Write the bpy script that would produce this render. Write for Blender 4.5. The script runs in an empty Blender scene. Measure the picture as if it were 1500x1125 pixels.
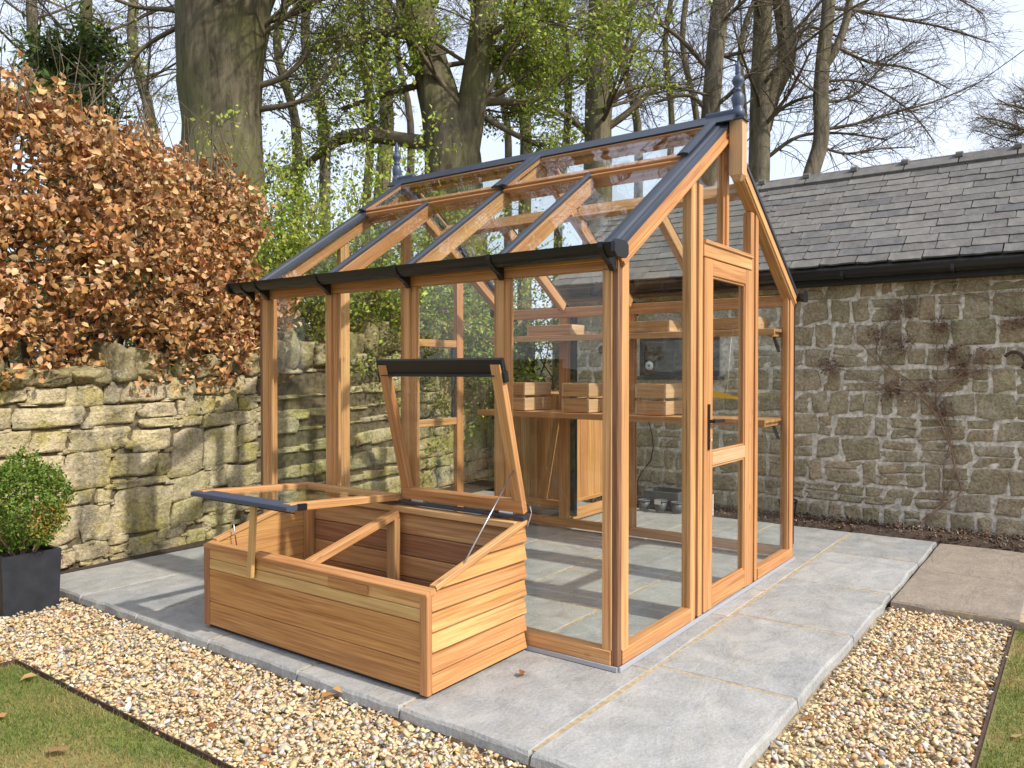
import bpy, math, random
import numpy as np
from mathutils import Matrix, Vector

# ------------------------------------------------------------------ camera, sky, sun, exposure
SC = bpy.context.scene
FPX, PCX, PCY, CAMH, HORIZ = 1151.0, 750.0, 562.5, 1.27, 544.0
PITCH = math.atan((PCY - HORIZ) / FPX)
AXR = math.atan(842 / FPX)                       # the +X axis lies this far right of the view direction
R_ = np.array([math.sin(AXR), -math.cos(AXR), 0.0])
F_ = np.array([math.cos(AXR) * math.cos(PITCH), math.sin(AXR) * math.cos(PITCH), -math.sin(PITCH)])
U_ = np.cross(R_, F_)
CAM = np.array([-2.923, -1.585, CAMH])
def ray(x, y): return F_ + R_ * (x - PCX) / FPX - U_ * (y - PCY) / FPX
def pt(x, y, d): return CAM + ray(x, y) * d
def onX(x, y, v): r = ray(x, y); return CAM + r * ((v - CAM[0]) / r[0])
def onY(x, y, v): r = ray(x, y); return CAM + r * ((v - CAM[1]) / r[1])
def onZ(x, y, v): r = ray(x, y); return CAM + r * ((v - CAM[2]) / r[2])
cd = bpy.data.cameras.new('camera'); cam = bpy.data.objects.new('camera', cd); SC.collection.objects.link(cam)
cd.sensor_width = 36; cd.lens = 36 * FPX / 1500; cd.clip_start = 0.05; cd.clip_end = 3000
cam.matrix_world = Matrix(((R_[0], U_[0], -F_[0], CAM[0]), (R_[1], U_[1], -F_[1], CAM[1]), (R_[2], U_[2], -F_[2], CAM[2]), (0, 0, 0, 1)))
SC.camera = cam

SUN_EL = math.radians(43.5)
SUNV = Vector((0.035, -1.0, 0)).normalized() * math.cos(SUN_EL) + Vector((0, 0, math.sin(SUN_EL)))
w = bpy.data.worlds.new('World'); SC.world = w; w.use_nodes = True
wn = w.node_tree.nodes; bg = wn['Background']
sky = wn.new('ShaderNodeTexSky'); sky.sky_type = 'NISHITA'; sky.sun_disc = False
sky.sun_elevation = SUN_EL; sky.sun_rotation = math.atan2(SUNV.x, SUNV.y)
sky.air_density = 1.0; sky.dust_density = 3.0; sky.ozone_density = 1.0; sky.altitude = 100
# thin high spring haze: a soft, slightly uneven white veil over the blue
veil = wn.new('ShaderNodeMix'); veil.data_type = 'RGBA'; tcw = wn.new('ShaderNodeTexCoord'); nzw = wn.new('ShaderNodeTexNoise')
nzw.inputs['Scale'].default_value = 1.7; nzw.inputs['Detail'].default_value = 5; rmw_ = wn.new('ShaderNodeMapRange')
rmw_.inputs[1].default_value = .3; rmw_.inputs[2].default_value = .7; rmw_.inputs[3].default_value = .50; rmw_.inputs[4].default_value = .80
lk = w.node_tree.links; lk.new(tcw.outputs['Generated'], nzw.inputs['Vector']); lk.new(nzw.outputs['Fac'], rmw_.inputs[0]); lk.new(rmw_.outputs[0], veil.inputs[0])
lk.new(sky.outputs[0], veil.inputs[6]); veil.inputs[7].default_value = (5.7, 6.2, 7.2, 1)
lk.new(veil.outputs[2], bg.inputs[0]); bg.inputs[1].default_value = 0.15
sl = bpy.data.lights.new('sun', 'SUN'); sl.energy = 3.3; sl.angle = math.radians(1.4); sl.color = (1.0, 0.94, 0.85)
so = bpy.data.objects.new('sun', sl); SC.collection.objects.link(so)
so.rotation_euler = SUNV.to_track_quat('Z', 'Y').to_euler(); so.location = (0, -8, 12)
SC.view_settings.view_transform = 'Standard'; SC.view_settings.look = 'None'
SC.view_settings.exposure = 0.46; SC.view_settings.gamma = 1.0
try:
    SC.cycles.use_denoising = True; SC.cycles.transparent_max_bounces = 24; SC.cycles.max_bounces = 8
    SC.cycles.caustics_reflective = False; SC.cycles.caustics_refractive = False
except Exception: pass

random.seed(7); RNG = np.random.default_rng(11)
COL = SC.collection

# ------------------------------------------------------------------ materials
def new_mat(name):
    m = bpy.data.materials.new(name); m.use_nodes = True
    nt = m.node_tree; b = nt.nodes['Principled BSDF']
    return m, nt, b
def nd(nt, t, **kw):
    n = nt.nodes.new(t)
    for k, v in kw.items():
        if k.startswith('i_'):
            key = k[2:]; key = int(key) if key.isdigit() else key.replace('_', ' ')
            if hasattr(v, 'is_output'): nt.links.new(v, n.inputs[key])
            else: n.inputs[key].default_value = v
        else: setattr(n, k, v)
    return n
def ramp(nt, fac, stops, interp='LINEAR'):
    n = nt.nodes.new('ShaderNodeValToRGB'); n.color_ramp.interpolation = interp
    e = n.color_ramp.elements
    while len(e) < len(stops): e.new(0.5)
    for i, (p, c) in enumerate(stops):
        e[i].position = p; e[i].color = (*c, 1) if len(c) == 3 else c
    nt.links.new(fac, n.inputs[0]); return n.outputs[0]
def noise(nt, vec, scale, detail=4, rough=0.55, out='Fac', dist=0.0):
    n = nd(nt, 'ShaderNodeTexNoise'); n.inputs['Scale'].default_value = scale; n.inputs['Detail'].default_value = detail
    n.inputs['Roughness'].default_value = rough; n.inputs['Distortion'].default_value = dist
    if vec is not None: nt.links.new(vec, n.inputs['Vector'])
    return n.outputs[out]
def mix(nt, fac, a, b, mode='MIX'):
    n = nt.nodes.new('ShaderNodeMix'); n.data_type = 'RGBA'; n.blend_type = mode
    for key, v in ((0, fac), (6, a), (7, b)):
        if hasattr(v, 'is_output'): nt.links.new(v, n.inputs[key])
        elif key == 0: n.inputs[0].default_value = v
        else: n.inputs[key].default_value = (*v, 1)
    return n.outputs[2]
def mth(nt, op, a, b=None, c=None):
    n = nt.nodes.new('ShaderNodeMath'); n.operation = op
    for i, v in enumerate((a, b, c)):
        if v is None: continue
        if hasattr(v, 'is_output'): nt.links.new(v, n.inputs[i])
        else: n.inputs[i].default_value = v
    return n.outputs[0]
def bump(nt, b, h, strength=0.3, dist=0.01, prev=None):
    n = nt.nodes.new('ShaderNodeBump'); n.inputs['Strength'].default_value = strength; n.inputs['Distance'].default_value = dist
    nt.links.new(h, n.inputs['Height'])
    if prev is not None: nt.links.new(prev, n.inputs['Normal'])
    nt.links.new(n.outputs[0], b.inputs['Normal']); return n.outputs[0]
def scaled(nt, vec, s, off=None):
    n = nt.nodes.new('ShaderNodeVectorMath'); n.operation = 'MULTIPLY'; nt.links.new(vec, n.inputs[0]); n.inputs[1].default_value = s
    if off is None: return n.outputs[0]
    a = nt.nodes.new('ShaderNodeVectorMath'); a.operation = 'ADD'; nt.links.new(n.outputs[0], a.inputs[0]); nt.links.new(off, a.inputs[1])
    return a.outputs[0]
def obj_rand(nt): return nt.nodes.new('ShaderNodeObjectInfo').outputs['Random']
def pos(nt): return nt.nodes.new('ShaderNodeNewGeometry').outputs['Position']

def cedar(name, tones, rough=0.55, streak=0.55):
    m, nt, b = new_mat(name)
    tc = nt.nodes.new('ShaderNodeTexCoord').outputs['Object']; rnd = obj_rand(nt)
    off = nd(nt, 'ShaderNodeCombineXYZ', i_0=mth(nt, 'MULTIPLY', rnd, 37.0), i_1=mth(nt, 'MULTIPLY', rnd, 91.0), i_2=mth(nt, 'MULTIPLY', rnd, 53.0)).outputs[0]
    v1 = scaled(nt, tc, (1.6, 55, 55), off); v2 = scaled(nt, tc, (0.9, 9, 14), off); v3 = scaled(nt, tc, (3.5, 160, 160), off)
    base = ramp(nt, rnd, [(0.0, tones[0]), (0.35, tones[1]), (0.7, tones[2]), (1.0, tones[3])])
    broad = noise(nt, v2, 1.0, 3, 0.5, dist=0.6)
    c1 = mix(nt, mth(nt, 'MULTIPLY', ramp(nt, broad, [(0.38, (0, 0, 0)), (0.68, (1, 1, 1))]), 0.55), base, tuple(x * y for x, y in zip(tones[1], (0.62, 0.5, 0.42))))
    g = noise(nt, v1, 1.0, 4, 0.6, dist=0.3)
    c2 = mix(nt, mth(nt, 'MULTIPLY', ramp(nt, g, [(0.45, (0, 0, 0)), (0.62, (1, 1, 1))]), streak), c1, tuple(x * y for x, y in zip(tones[0], (0.55, 0.42, 0.34))))
    fine = noise(nt, v3, 1.0, 2, 0.5)
    c3 = mix(nt, 0.25, c2, ramp(nt, fine, [(0.3, (0.15, 0.07, 0.03)), (0.7, (0.75, 0.5, 0.28))]))
    kn = nd(nt, 'ShaderNodeTexVoronoi', i_Vector=scaled(nt, tc, (3.2, 7, 7), off), i_Scale=1.0).outputs['Distance']
    c4 = mix(nt, mth(nt, 'MULTIPLY', ramp(nt, kn, [(0.0, (1, 1, 1)), (0.09, (0, 0, 0))]), 0.75), c3, (0.16, 0.06, 0.025))
    nt.links.new(c4, b.inputs['Base Color']); b.inputs['Roughness'].default_value = rough
    b.inputs['Specular IOR Level'].default_value = 0.35
    bump(nt, b, g, 0.12, 0.002)
    return m
M = {}
M['cedar'] = cedar('cedar', [(0.54, 0.225, 0.072), (0.68, 0.335, 0.115), (0.76, 0.44, 0.175), (0.60, 0.25, 0.085)])
M['cedar_board'] = cedar('cedar_board', [(0.64, 0.30, 0.085), (0.72, 0.38, 0.115), (0.62, 0.25, 0.09), (0.76, 0.46, 0.16)], streak=0.7)
M['cedar_front'] = cedar('cedar_front', [(0.56, 0.25, 0.06), (0.60, 0.28, 0.07), (0.62, 0.30, 0.08), (0.56, 0.23, 0.06)], streak=0.8)
M['cedar_pale'] = cedar('cedar_pale', [(0.70, 0.47, 0.26), (0.72, 0.50, 0.29), (0.74, 0.52, 0.30), (0.68, 0.44, 0.24)], streak=0.3)
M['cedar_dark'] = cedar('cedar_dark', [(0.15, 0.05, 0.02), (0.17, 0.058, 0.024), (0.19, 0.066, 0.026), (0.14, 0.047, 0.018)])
M['cedar_red'] = cedar('cedar_red', [(0.30, 0.105, 0.04), (0.34, 0.125, 0.05), (0.38, 0.145, 0.055), (0.29, 0.10, 0.04)])
M['cedar_yellow'] = cedar('cedar_yellow', [(0.72, 0.46, 0.15), (0.74, 0.49, 0.18), (0.76, 0.51, 0.19), (0.70, 0.44, 0.15)], streak=0.5)

def glass_mat(name, wav=0.0, tint=(0.97, 0.985, 0.975), gain=1.0):
    m, nt, b = new_mat(name); nt.nodes.remove(b)
    out = nt.nodes['Material Output']
    tr = nd(nt, 'ShaderNodeBsdfTransparent'); tr.inputs[0].default_value = (*tint, 1)
    gl = nd(nt, 'ShaderNodeBsdfGlossy'); gl.inputs['Roughness'].default_value = 0.0; gl.inputs[0].default_value = (1, 1, 1, 1)
    lw = nd(nt, 'ShaderNodeLayerWeight'); lw.inputs[0].default_value = 0.5
    f5 = mth(nt, 'POWER', lw.outputs['Facing'], 5.0)
    fr = mth(nt, 'MULTIPLY_ADD', f5, 0.93 * gain, 0.045 * gain)
    if wav:
        h = noise(nt, scaled(nt, pos(nt), (1, 1, 1)), 3.2, 1, 0.4)
        bm = nd(nt, 'ShaderNodeBump'); bm.inputs['Strength'].default_value = wav; bm.inputs['Distance'].default_value = 0.02
        nt.links.new(h, bm.inputs['Height']); nt.links.new(bm.outputs[0], gl.inputs['Normal'])
    ms = nd(nt, 'ShaderNodeMixShader'); nt.links.new(fr, ms.inputs[0]); nt.links.new(tr.outputs[0], ms.inputs[1]); nt.links.new(gl.outputs[0], ms.inputs[2])
    nt.links.new(ms.outputs[0], out.inputs[0]); return m
M['glass'] = glass_mat('glass', 0.06, gain=0.6); M['roof_glass'] = glass_mat('roof_glass', 0.15, gain=0.6)

def plain(name, c, rough=0.5, metal=0.0, var=0.0, bmp=0.0, scale=30, spec=0.5):
    m, nt, b = new_mat(name)
    if var:
        n = noise(nt, pos(nt), scale, 4)
        lo = tuple(x * (1 - var) for x in c); hi = tuple(min(1, x * (1 + var)) for x in c)
        nt.links.new(ramp(nt, n, [(0.3, lo), (0.7, hi)]), b.inputs['Base Color'])
        if bmp: bump(nt, b, n, bmp, 0.005)
    else: b.inputs['Base Color'].default_value = (*c, 1)
    b.inputs['Roughness'].default_value = rough; b.inputs['Metallic'].default_value = metal; b.inputs['Specular IOR Level'].default_value = spec
    return m
M['anthracite'] = plain('anthracite', (0.032, 0.039, 0.056), 0.4, 0, 0.12, 0, 8)
M['finial'] = plain('finial_blue_grey', (0.05, 0.07, 0.115), 0.45)
M['black'] = plain('black_plastic', (0.011, 0.011, 0.012), 0.36)
M['black_matt'] = plain('black_matt', (0.016, 0.017, 0.02), 0.6, 0, 0.3, 0.05, 25)
M['planter'] = plain('planter_slate', (0.020, 0.023, 0.030), 0.6, 0, 0.35, 0.08, 14)
M['steel'] = plain('steel', (0.55, 0.55, 0.55), 0.3, 1.0)
M['alu'] = plain('aluminium', (0.40, 0.42, 0.46), 0.5, 0.2)
M['white'] = plain('white_plastic', (0.75, 0.75, 0.74), 0.4)
M['yellow'] = plain('yellow_film', (0.80, 0.62, 0.03), 0.4)
M['soil'] = plain('soil', (0.055, 0.036, 0.024), 0.95, 0, 0.5, 0.6, 40)
M['grey_pot'] = plain('grey_pot', (0.10, 0.105, 0.11), 0.5)
M['rust'] = plain('rusty_brown', (0.075, 0.038, 0.028), 0.8, 0, 0.5, 0.3, 20)
M['win_dark'] = plain('unlit_room_panel', (0.02, 0.02, 0.02), 0.7)

def tint_mat(name, rough=0.7, trans=0.0, spec=0.3, nbump=0.0):
    m, nt, b = new_mat(name)
    a = nd(nt, 'ShaderNodeAttribute'); a.attribute_name = 'tint'
    nt.links.new(a.outputs['Color'], b.inputs['Base Color']); b.inputs['Roughness'].default_value = rough; b.inputs['Specular IOR Level'].default_value = spec
    if trans:
        out = nt.nodes['Material Output']; t = nd(nt, 'ShaderNodeBsdfTranslucent'); nt.links.new(a.outputs['Color'], t.inputs[0])
        ms = nd(nt, 'ShaderNodeMixShader'); ms.inputs[0].default_value = trans
        nt.links.new(b.outputs[0], ms.inputs[1]); nt.links.new(t.outputs[0], ms.inputs[2]); nt.links.new(ms.outputs[0], out.inputs[0])
    if nbump: bump(nt, b, noise(nt, pos(nt), 220, 3), nbump, 0.002)
    return m
M['tint_leaf'] = tint_mat('leaf', 0.55, 0.3); M['tint_dry'] = tint_mat('dry_leaf', 0.6, 0.2); M['tint_pebble'] = tint_mat('pebble', 0.6, 0, 0.4, 0.25)
M['tint_grass'] = tint_mat('grass_blade', 0.7, 0.3)

def stone_mat(name, tones, lichen, stain, lamt, samt, bs=0.6, pale=0.5, palec=(0.62, 0.60, 0.52)):
    m, nt, b = new_mat(name); p = pos(nt); rnd = obj_rand(nt)
    base = ramp(nt, rnd, [(i / (len(tones) - 1), t) for i, t in enumerate(tones)])
    n1 = noise(nt, p, 9, 6, 0.65); n2 = noise(nt, p, 3.1, 5, 0.6); n3 = noise(nt, p, 45, 5, 0.7); n4 = noise(nt, scaled(nt, p, (2.6, 2.6, 0.7)), 1.3, 4, 0.6)
    c = mix(nt, 0.5, base, ramp(nt, n1, [(0.3, tuple(x * 0.5 for x in tones[0])), (0.7, tuple(min(1, x * 1.3) for x in tones[-1]))]))
    c = mix(nt, mth(nt, 'MULTIPLY', ramp(nt, n2, [(0.48, (0, 0, 0)), (0.62, (1, 1, 1))]), lamt), c, lichen)
    c = mix(nt, mth(nt, 'MULTIPLY', ramp(nt, n4, [(0.55, (0, 0, 0)), (0.7, (1, 1, 1))]), samt), c, stain)
    c = mix(nt, 0.55, c, ramp(nt, n3, [(0.3, (0.10, 0.09, 0.07)), (0.5, (0.46, 0.43, 0.36)), (0.72, (0.82, 0.8, 0.72))]), 'OVERLAY')
    n5 = noise(nt, p, 17, 5, 0.7)
    c = mix(nt, mth(nt, 'MULTIPLY', ramp(nt, n5, [(0.58, (0, 0, 0)), (0.66, (1, 1, 1))]), pale), c, palec)
    c = mix(nt, mth(nt, 'MULTIPLY', ramp(nt, noise(nt, p, 26, 4, 0.6), [(0.60, (0, 0, 0)), (0.68, (1, 1, 1))]), 0.55), c, tuple(x * 0.4 for x in tones[0]))
    nt.links.new(c, b.inputs['Base Color']); b.inputs['Roughness'].default_value = 0.92; b.inputs['Specular IOR Level'].default_value = 0.15
    h = mth(nt, 'ADD', mth(nt, 'MULTIPLY', n3, 0.6), mth(nt, 'ADD', n1, mth(nt, 'MULTIPLY', n5, 0.6)))
    bump(nt, b, h, bs, 0.035); return m
M['sandstone'] = stone_mat('sandstone', [(0.51, 0.425, 0.24), (0.60, 0.52, 0.34), (0.54, 0.45, 0.32), (0.50, 0.44, 0.20), (0.65, 0.57, 0.41)], (0.44, 0.375, 0.07), (0.14, 0.135, 0.115), 0.6, 0.85, 0.9, 0.4)
M['sandstone_coping'] = stone_mat('sandstone_coping', [(0.24, 0.20, 0.11), (0.32, 0.27, 0.15), (0.29, 0.25, 0.15), (0.38, 0.33, 0.20)], (0.20, 0.19, 0.04), (0.07, 0.075, 0.05), 0.7, 0.6)  # tones darkened: the shade lying on the coping is put into the stone
M['barn_stone'] = stone_mat('barn_stone', [(0.46, 0.375, 0.245), (0.57, 0.47, 0.32), (0.48, 0.43, 0.32), (0.57, 0.42, 0.285), (0.40, 0.355, 0.225), (0.54, 0.475, 0.365)], (0.29, 0.28, 0.16), (0.20, 0.15, 0.11), 0.4, 0.35, 1.0, 0.85, (0.52, 0.47, 0.39))
M['mortar'] = plain('lime_mortar', (0.62, 0.56, 0.465), 0.95, 0, 0.4, 1.0, 30, 0.1)
M['wall_core'] = plain('wall_joint', (0.12, 0.095, 0.06), 0.95, 0, 0.55, 0.8, 22, 0.1)
M['joint'] = plain('sand_joint', (0.40, 0.32, 0.205), 0.95, 0, 0.25, 0.4, 35, 0.1)
M['cement'] = plain('cement_bed', (0.33, 0.28, 0.20), 0.95, 0, 0.4, 0.8, 18, 0.1)

def slab_mat(name, tones, warm, wamt):
    m, nt, b = new_mat(name); p = pos(nt); rnd = obj_rand(nt)
    base = ramp(nt, rnd, [(0, tones[0]), (0.5, tones[1]), (1, tones[2])])
    off = nd(nt, 'ShaderNodeCombineXYZ', i_0=mth(nt, 'MULTIPLY', rnd, 17.0), i_1=mth(nt, 'MULTIPLY', rnd, 41.0), i_2=0.0).outputs[0]
    n1 = noise(nt, scaled(nt, p, (1.6, 3.2, 1), off), 1.1, 5, 0.6, dist=1.2); n2 = noise(nt, scaled(nt, p, (1, 1, 1), off), 5.5, 6, 0.68, dist=0.5); n3 = noise(nt, p, 70, 4, 0.65)
    c = mix(nt, mth(nt, 'MULTIPLY', ramp(nt, n1, [(0.42, (0, 0, 0)), (0.72, (1, 1, 1))]), wamt), base, warm)
    c = mix(nt, 0.36, c, ramp(nt, n2, [(0.32, tuple(x * 0.42 for x in tones[0])), (0.68, tuple(min(1, x * 1.4) for x in tones[2]))]))
    c = mix(nt, 0.14, c, ramp(nt, n3, [(0.35, (0.12, 0.12, 0.12)), (0.65, (0.62, 0.62, 0.6))]))
    nt.links.new(c, b.inputs['Base Color']); b.inputs['Roughness'].default_value = 0.78; b.inputs['Specular IOR Level'].default_value = 0.25
    h = mth(nt, 'ADD', mth(nt, 'ADD', n2, n1), mth(nt, 'MULTIPLY', n3, 0.2)); bump(nt, b, h, 0.42, 0.03); return m
M['slab'] = slab_mat('grey_slab', [(0.25, 0.255, 0.255), (0.315, 0.318, 0.313), (0.375, 0.375, 0.363)], (0.40, 0.36, 0.29), 0.65)
M['brown_slab'] = slab_mat('brown_slab', [(0.25, 0.20, 0.15), (0.29, 0.235, 0.175), (0.27, 0.215, 0.165)], (0.19, 0.15, 0.11), 0.5)

def slate_mat():
    m, nt, b = new_mat('slate'); p = pos(nt); rnd = obj_rand(nt)
    base = ramp(nt, rnd, [(0, (0.11, 0.102, 0.095)), (0.35, (0.16, 0.15, 0.138)), (0.75, (0.21, 0.196, 0.178)), (1, (0.09, 0.09, 0.098))])
    n = noise(nt, scaled(nt, p, (4, 6, 4)), 2, 5, 0.65); n2 = noise(nt, p, 60, 4)
    c = mix(nt, 0.4, base, ramp(nt, n, [(0.3, (0.07, 0.068, 0.066)), (0.55, (0.17, 0.16, 0.15)), (0.75, (0.27, 0.26, 0.235))]))
    c = mix(nt, mth(nt, 'MULTIPLY', ramp(nt, n2, [(0.6, (0, 0, 0)), (0.72, (1, 1, 1))]), 0.35), c, (0.33, 0.31, 0.26))
    nt.links.new(c, b.inputs['Base Color']); b.inputs['Roughness'].default_value = 0.8; b.inputs['Specular IOR Level'].default_value = 0.2; bump(nt, b, mth(nt, 'ADD', n, n2), 0.4, 0.008); return m
M['slate'] = slate_mat()

def bark_mat(name, c0, c1, moss, mamt):
    m, nt, b = new_mat(name); p = pos(nt)
    n1 = noise(nt, scaled(nt, p, (7, 7, 1.6)), 1.5, 6, 0.65, dist=0.5); n2 = noise(nt, p, 1.1, 4, 0.6)
    c = ramp(nt, n1, [(0.3, c0), (0.7, c1)])
    c = mix(nt, mth(nt, 'MULTIPLY', ramp(nt, n2, [(0.42, (0, 0, 0)), (0.6, (1, 1, 1))]), mamt), c, moss)
    nt.links.new(c, b.inputs['Base Color']); b.inputs['Roughness'].default_value = 0.92; b.inputs['Specular IOR Level'].default_value = 0.15
    bump(nt, b, n1, 0.7, 0.04); return m
M['bark'] = bark_mat('bark', (0.05, 0.042, 0.026), (0.20, 0.17, 0.11), (0.14, 0.14, 0.05), 0.6)
M['bark_grey'] = bark_mat('bark_grey', (0.075, 0.063, 0.045), (0.26, 0.22, 0.16), (0.15, 0.145, 0.065), 0.45)
M['twig'] = plain('twig_bark', (0.155, 0.125, 0.085), 0.9, 0, 0.35, 0, 3, 0.15)
M['vine'] = plain('vine_bark', (0.30, 0.20, 0.135), 0.9, 0, 0.4, 0, 12, 0.15)
M['woodland'] = plain('woodland_floor', (0.06, 0.055, 0.025), 0.95, 0, 0.5, 0.5, 3, 0.1)

def lawn_mat(name):
    m, nt, b = new_mat(name); p = pos(nt)
    n1 = noise(nt, p, 2.6, 5, 0.65); n2 = noise(nt, p, 60, 3)
    c = ramp(nt, n1, [(0.34, (0.12, 0.16, 0.03)), (0.5, (0.21, 0.21, 0.055)), (0.68, (0.36, 0.27, 0.10))])
    c = mix(nt, 0.3, c, ramp(nt, n2, [(0.3, (0.04, 0.04, 0.01)), (0.7, (0.22, 0.2, 0.07))]))
    nt.links.new(c, b.inputs['Base Color']); b.inputs['Roughness'].default_value = 0.95; bump(nt, b, n2, 0.6, 0.02); return m
M['lawn'] = lawn_mat('lawn')
M['gravel_base'] = plain('gravel_base', (0.42, 0.33, 0.20), 0.95, 0, 0.5, 0.6, 60, 0.1)

# ------------------------------------------------------------------ mesh and object helpers
WM = {}
def mesh_np(name, V, F, mat=None, smooth=False, tint=None):
    """V (n,3); F an (m,k) int array or list of such arrays"""
    me = bpy.data.meshes.new(name)
    V = np.asarray(V, np.float32); Fs = F if isinstance(F, list) else [F]
    Fs = [np.asarray(f, np.int32) for f in Fs if len(f)]
    me.vertices.add(len(V)); me.vertices.foreach_set('co', V.ravel())
    nl = sum(f.size for f in Fs); npol = sum(len(f) for f in Fs)
    me.loops.add(nl); me.loops.foreach_set('vertex_index', np.concatenate([f.ravel() for f in Fs]))
    me.polygons.add(npol)
    tot = np.concatenate([np.full(len(f), f.shape[1], np.int32) for f in Fs]); st = np.concatenate([[0], np.cumsum(tot)[:-1]]).astype(np.int32)
    me.polygons.foreach_set('loop_start', st); me.polygons.foreach_set('loop_total', tot)
    if smooth: me.polygons.foreach_set('use_smooth', np.ones(npol, bool))
    me.update(calc_edges=True)
    if tint is not None:
        a = me.color_attributes.new('tint', 'FLOAT_COLOR', 'POINT')
        t = np.ones((len(V), 4), np.float32); t[:, :3] = tint; a.data.foreach_set('color', t.ravel())
    if mat is not None: me.materials.append(M[mat] if isinstance(mat, str) else mat)
    return me
def mesh_pl(name, verts, faces, mat, smooth=False):
    me = bpy.data.meshes.new(name); me.from_pydata([tuple(map(float, v)) for v in verts], [], faces); me.update()
    if smooth: me.polygons.foreach_set('use_smooth', [True] * len(me.polygons))
    me.materials.append(M[mat]); return me
def obj(name, me, parent=None, mw=None, label=None, cat=None, group=None, kind=None):
    o = bpy.data.objects.new(name, me); COL.objects.link(o)
    mw = mw.copy() if mw is not None else Matrix.Identity(4)
    WM[o.name] = mw
    if parent is not None:
        o.parent = parent; o.matrix_parent_inverse = Matrix.Identity(4)
        o.matrix_basis = WM[parent.name].inverted() @ mw
    else: o.matrix_basis = mw
    if label: o['label'] = label
    if cat: o['category'] = cat
    if group: o['group'] = group
    if kind: o['kind'] = kind
    return o
def thing(name, label, cat, loc=(0, 0, 0), group=None): return obj(name, None, None, Matrix.Translation(loc), label, cat, group)
def struct(name, me, parent=None, label=None): return obj(name, me, parent, None, label, None, None, 'structure')

def frame(A, B, up):
    A = Vector(A); B = Vector(B); x = (B - A).normalized(); u = Vector(up); y = u.cross(x).normalized(); z = x.cross(y)
    return Matrix(((x.x, y.x, z.x, A.x), (x.y, y.y, z.y, A.y), (x.z, y.z, z.z, A.z), (0, 0, 0, 1))), (B - A).length
CACHE = {}
def prism_mesh(prof, L, mat, smooth=False):
    key = (tuple((round(a, 4), round(b, 4)) for a, b in prof), round(L, 4), mat)
    if key in CACHE: return CACHE[key]
    n = len(prof); V = [(0, a, b) for a, b in prof] + [(L, a, b) for a, b in prof]
    F = [(i, (i + 1) % n, n + (i + 1) % n, n + i) for i in range(n)] + [tuple(range(n - 1, -1, -1)), tuple(range(n, 2 * n))]
    F = [tuple(reversed(f)) for f in F]
    me = mesh_pl('prism', V, F, mat, False); me.validate(); 
    import bmesh
    bm = bmesh.new(); bm.from_mesh(me); bmesh.ops.recalc_face_normals(bm, faces=bm.faces); bm.to_mesh(me); bm.free()
    if smooth:
        for p in me.polygons: p.use_smooth = len(p.vertices) == 4
    CACHE[key] = me; return me
def rect_prof(w, h, c):
    w /= 2; h /= 2
    return [(-w + c, -h), (w - c, -h), (w, -h + c), (w, h - c), (w - c, h), (-w + c, h), (-w, h - c), (-w, -h + c)]
def beam(name, parent, A, B, w, h, mat='cedar', up=(0, 0, 1), ch=0.003, prof=None, **kw):
    """a bar from A to B; w across, h along up; the grain runs along it"""
    mw, L = frame(A, B, up)
    return obj(name, prism_mesh(prof or rect_prof(w, h, min(ch, w / 4, h / 4)), L, mat), parent, mw, **kw)
def box(name, parent, x, y, z, mat='cedar', ch=0.003, **kw):
    d = [x[1] - x[0], y[1] - y[0], z[1] - z[0]]; cx, cy, cz = sum(x) / 2, sum(y) / 2, sum(z) / 2
    k = d.index(max(d))
    if k == 0: return beam(name, parent, (x[0], cy, cz), (x[1], cy, cz), d[1], d[2], mat, (0, 0, 1), ch, **kw)
    if k == 1: return beam(name, parent, (cx, y[0], cz), (cx, y[1], cz), d[0], d[2], mat, (0, 0, 1), ch, **kw)
    return beam(name, parent, (cx, cy, z[0]), (cx, cy, z[1]), d[0], d[1], mat, (0, 1, 0), ch, **kw)
def lathe(name, parent, prof, loc, mat, seg=20, **kw):
    V = []; F = []
    for r, z in prof:
        for i in range(seg): a = 2 * math.pi * i / seg; V.append((r * math.cos(a), r * math.sin(a), z))
    for k in range(len(prof) - 1):
        for i in range(seg): j = (i + 1) % seg; F.append((k * seg + i, k * seg + j, (k + 1) * seg + j, (k + 1) * seg + i))
    F.append(tuple(range(seg - 1, -1, -1))); F.append(tuple((len(prof) - 1) * seg + i for i in range(seg)))
    return obj(name, mesh_pl(name, V, F, mat, True), parent, Matrix.Translation(loc), **kw)
def tube_arrays(P, R, sides, jit=None):
    P = np.asarray(P, float); R = np.asarray(R, float); n = len(P)
    T = np.gradient(P, axis=0); T /= np.linalg.norm(T, axis=1)[:, None] + 1e-9
    ref = np.array([0.0, 0, 1.0]) if abs(T[0, 2]) < 0.9 else np.array([1.0, 0, 0])
    A = np.cross(T, ref); A /= np.linalg.norm(A, axis=1)[:, None] + 1e-9; Bv = np.cross(T, A)
    ang = np.arange(sides) * 2 * math.pi / sides
    rr = R[:, None] * (1 if jit is None else jit)
    V = P[:, None, :] + rr[..., None] * (A[:, None, :] * np.cos(ang)[None, :, None] + Bv[:, None, :] * np.sin(ang)[None, :, None])
    V = V.reshape(-1, 3); i = np.arange(n - 1)[:, None] * sides; k = np.arange(sides)[None]
    a = i + k; b = i + (k + 1) % sides
    F = np.stack([a, b, b + sides, a + sides], -1).reshape(-1, 4); return V, F
class Acc:
    def __init__(s): s.V = []; s.F = []; s.n = 0
    def add(s, V, F): s.V.append(V); s.F.append(F + s.n); s.n += len(V)
    def mesh(s, name, mat, smooth=True): return mesh_np(name, np.concatenate(s.V), np.concatenate(s.F), mat, smooth)
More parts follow.
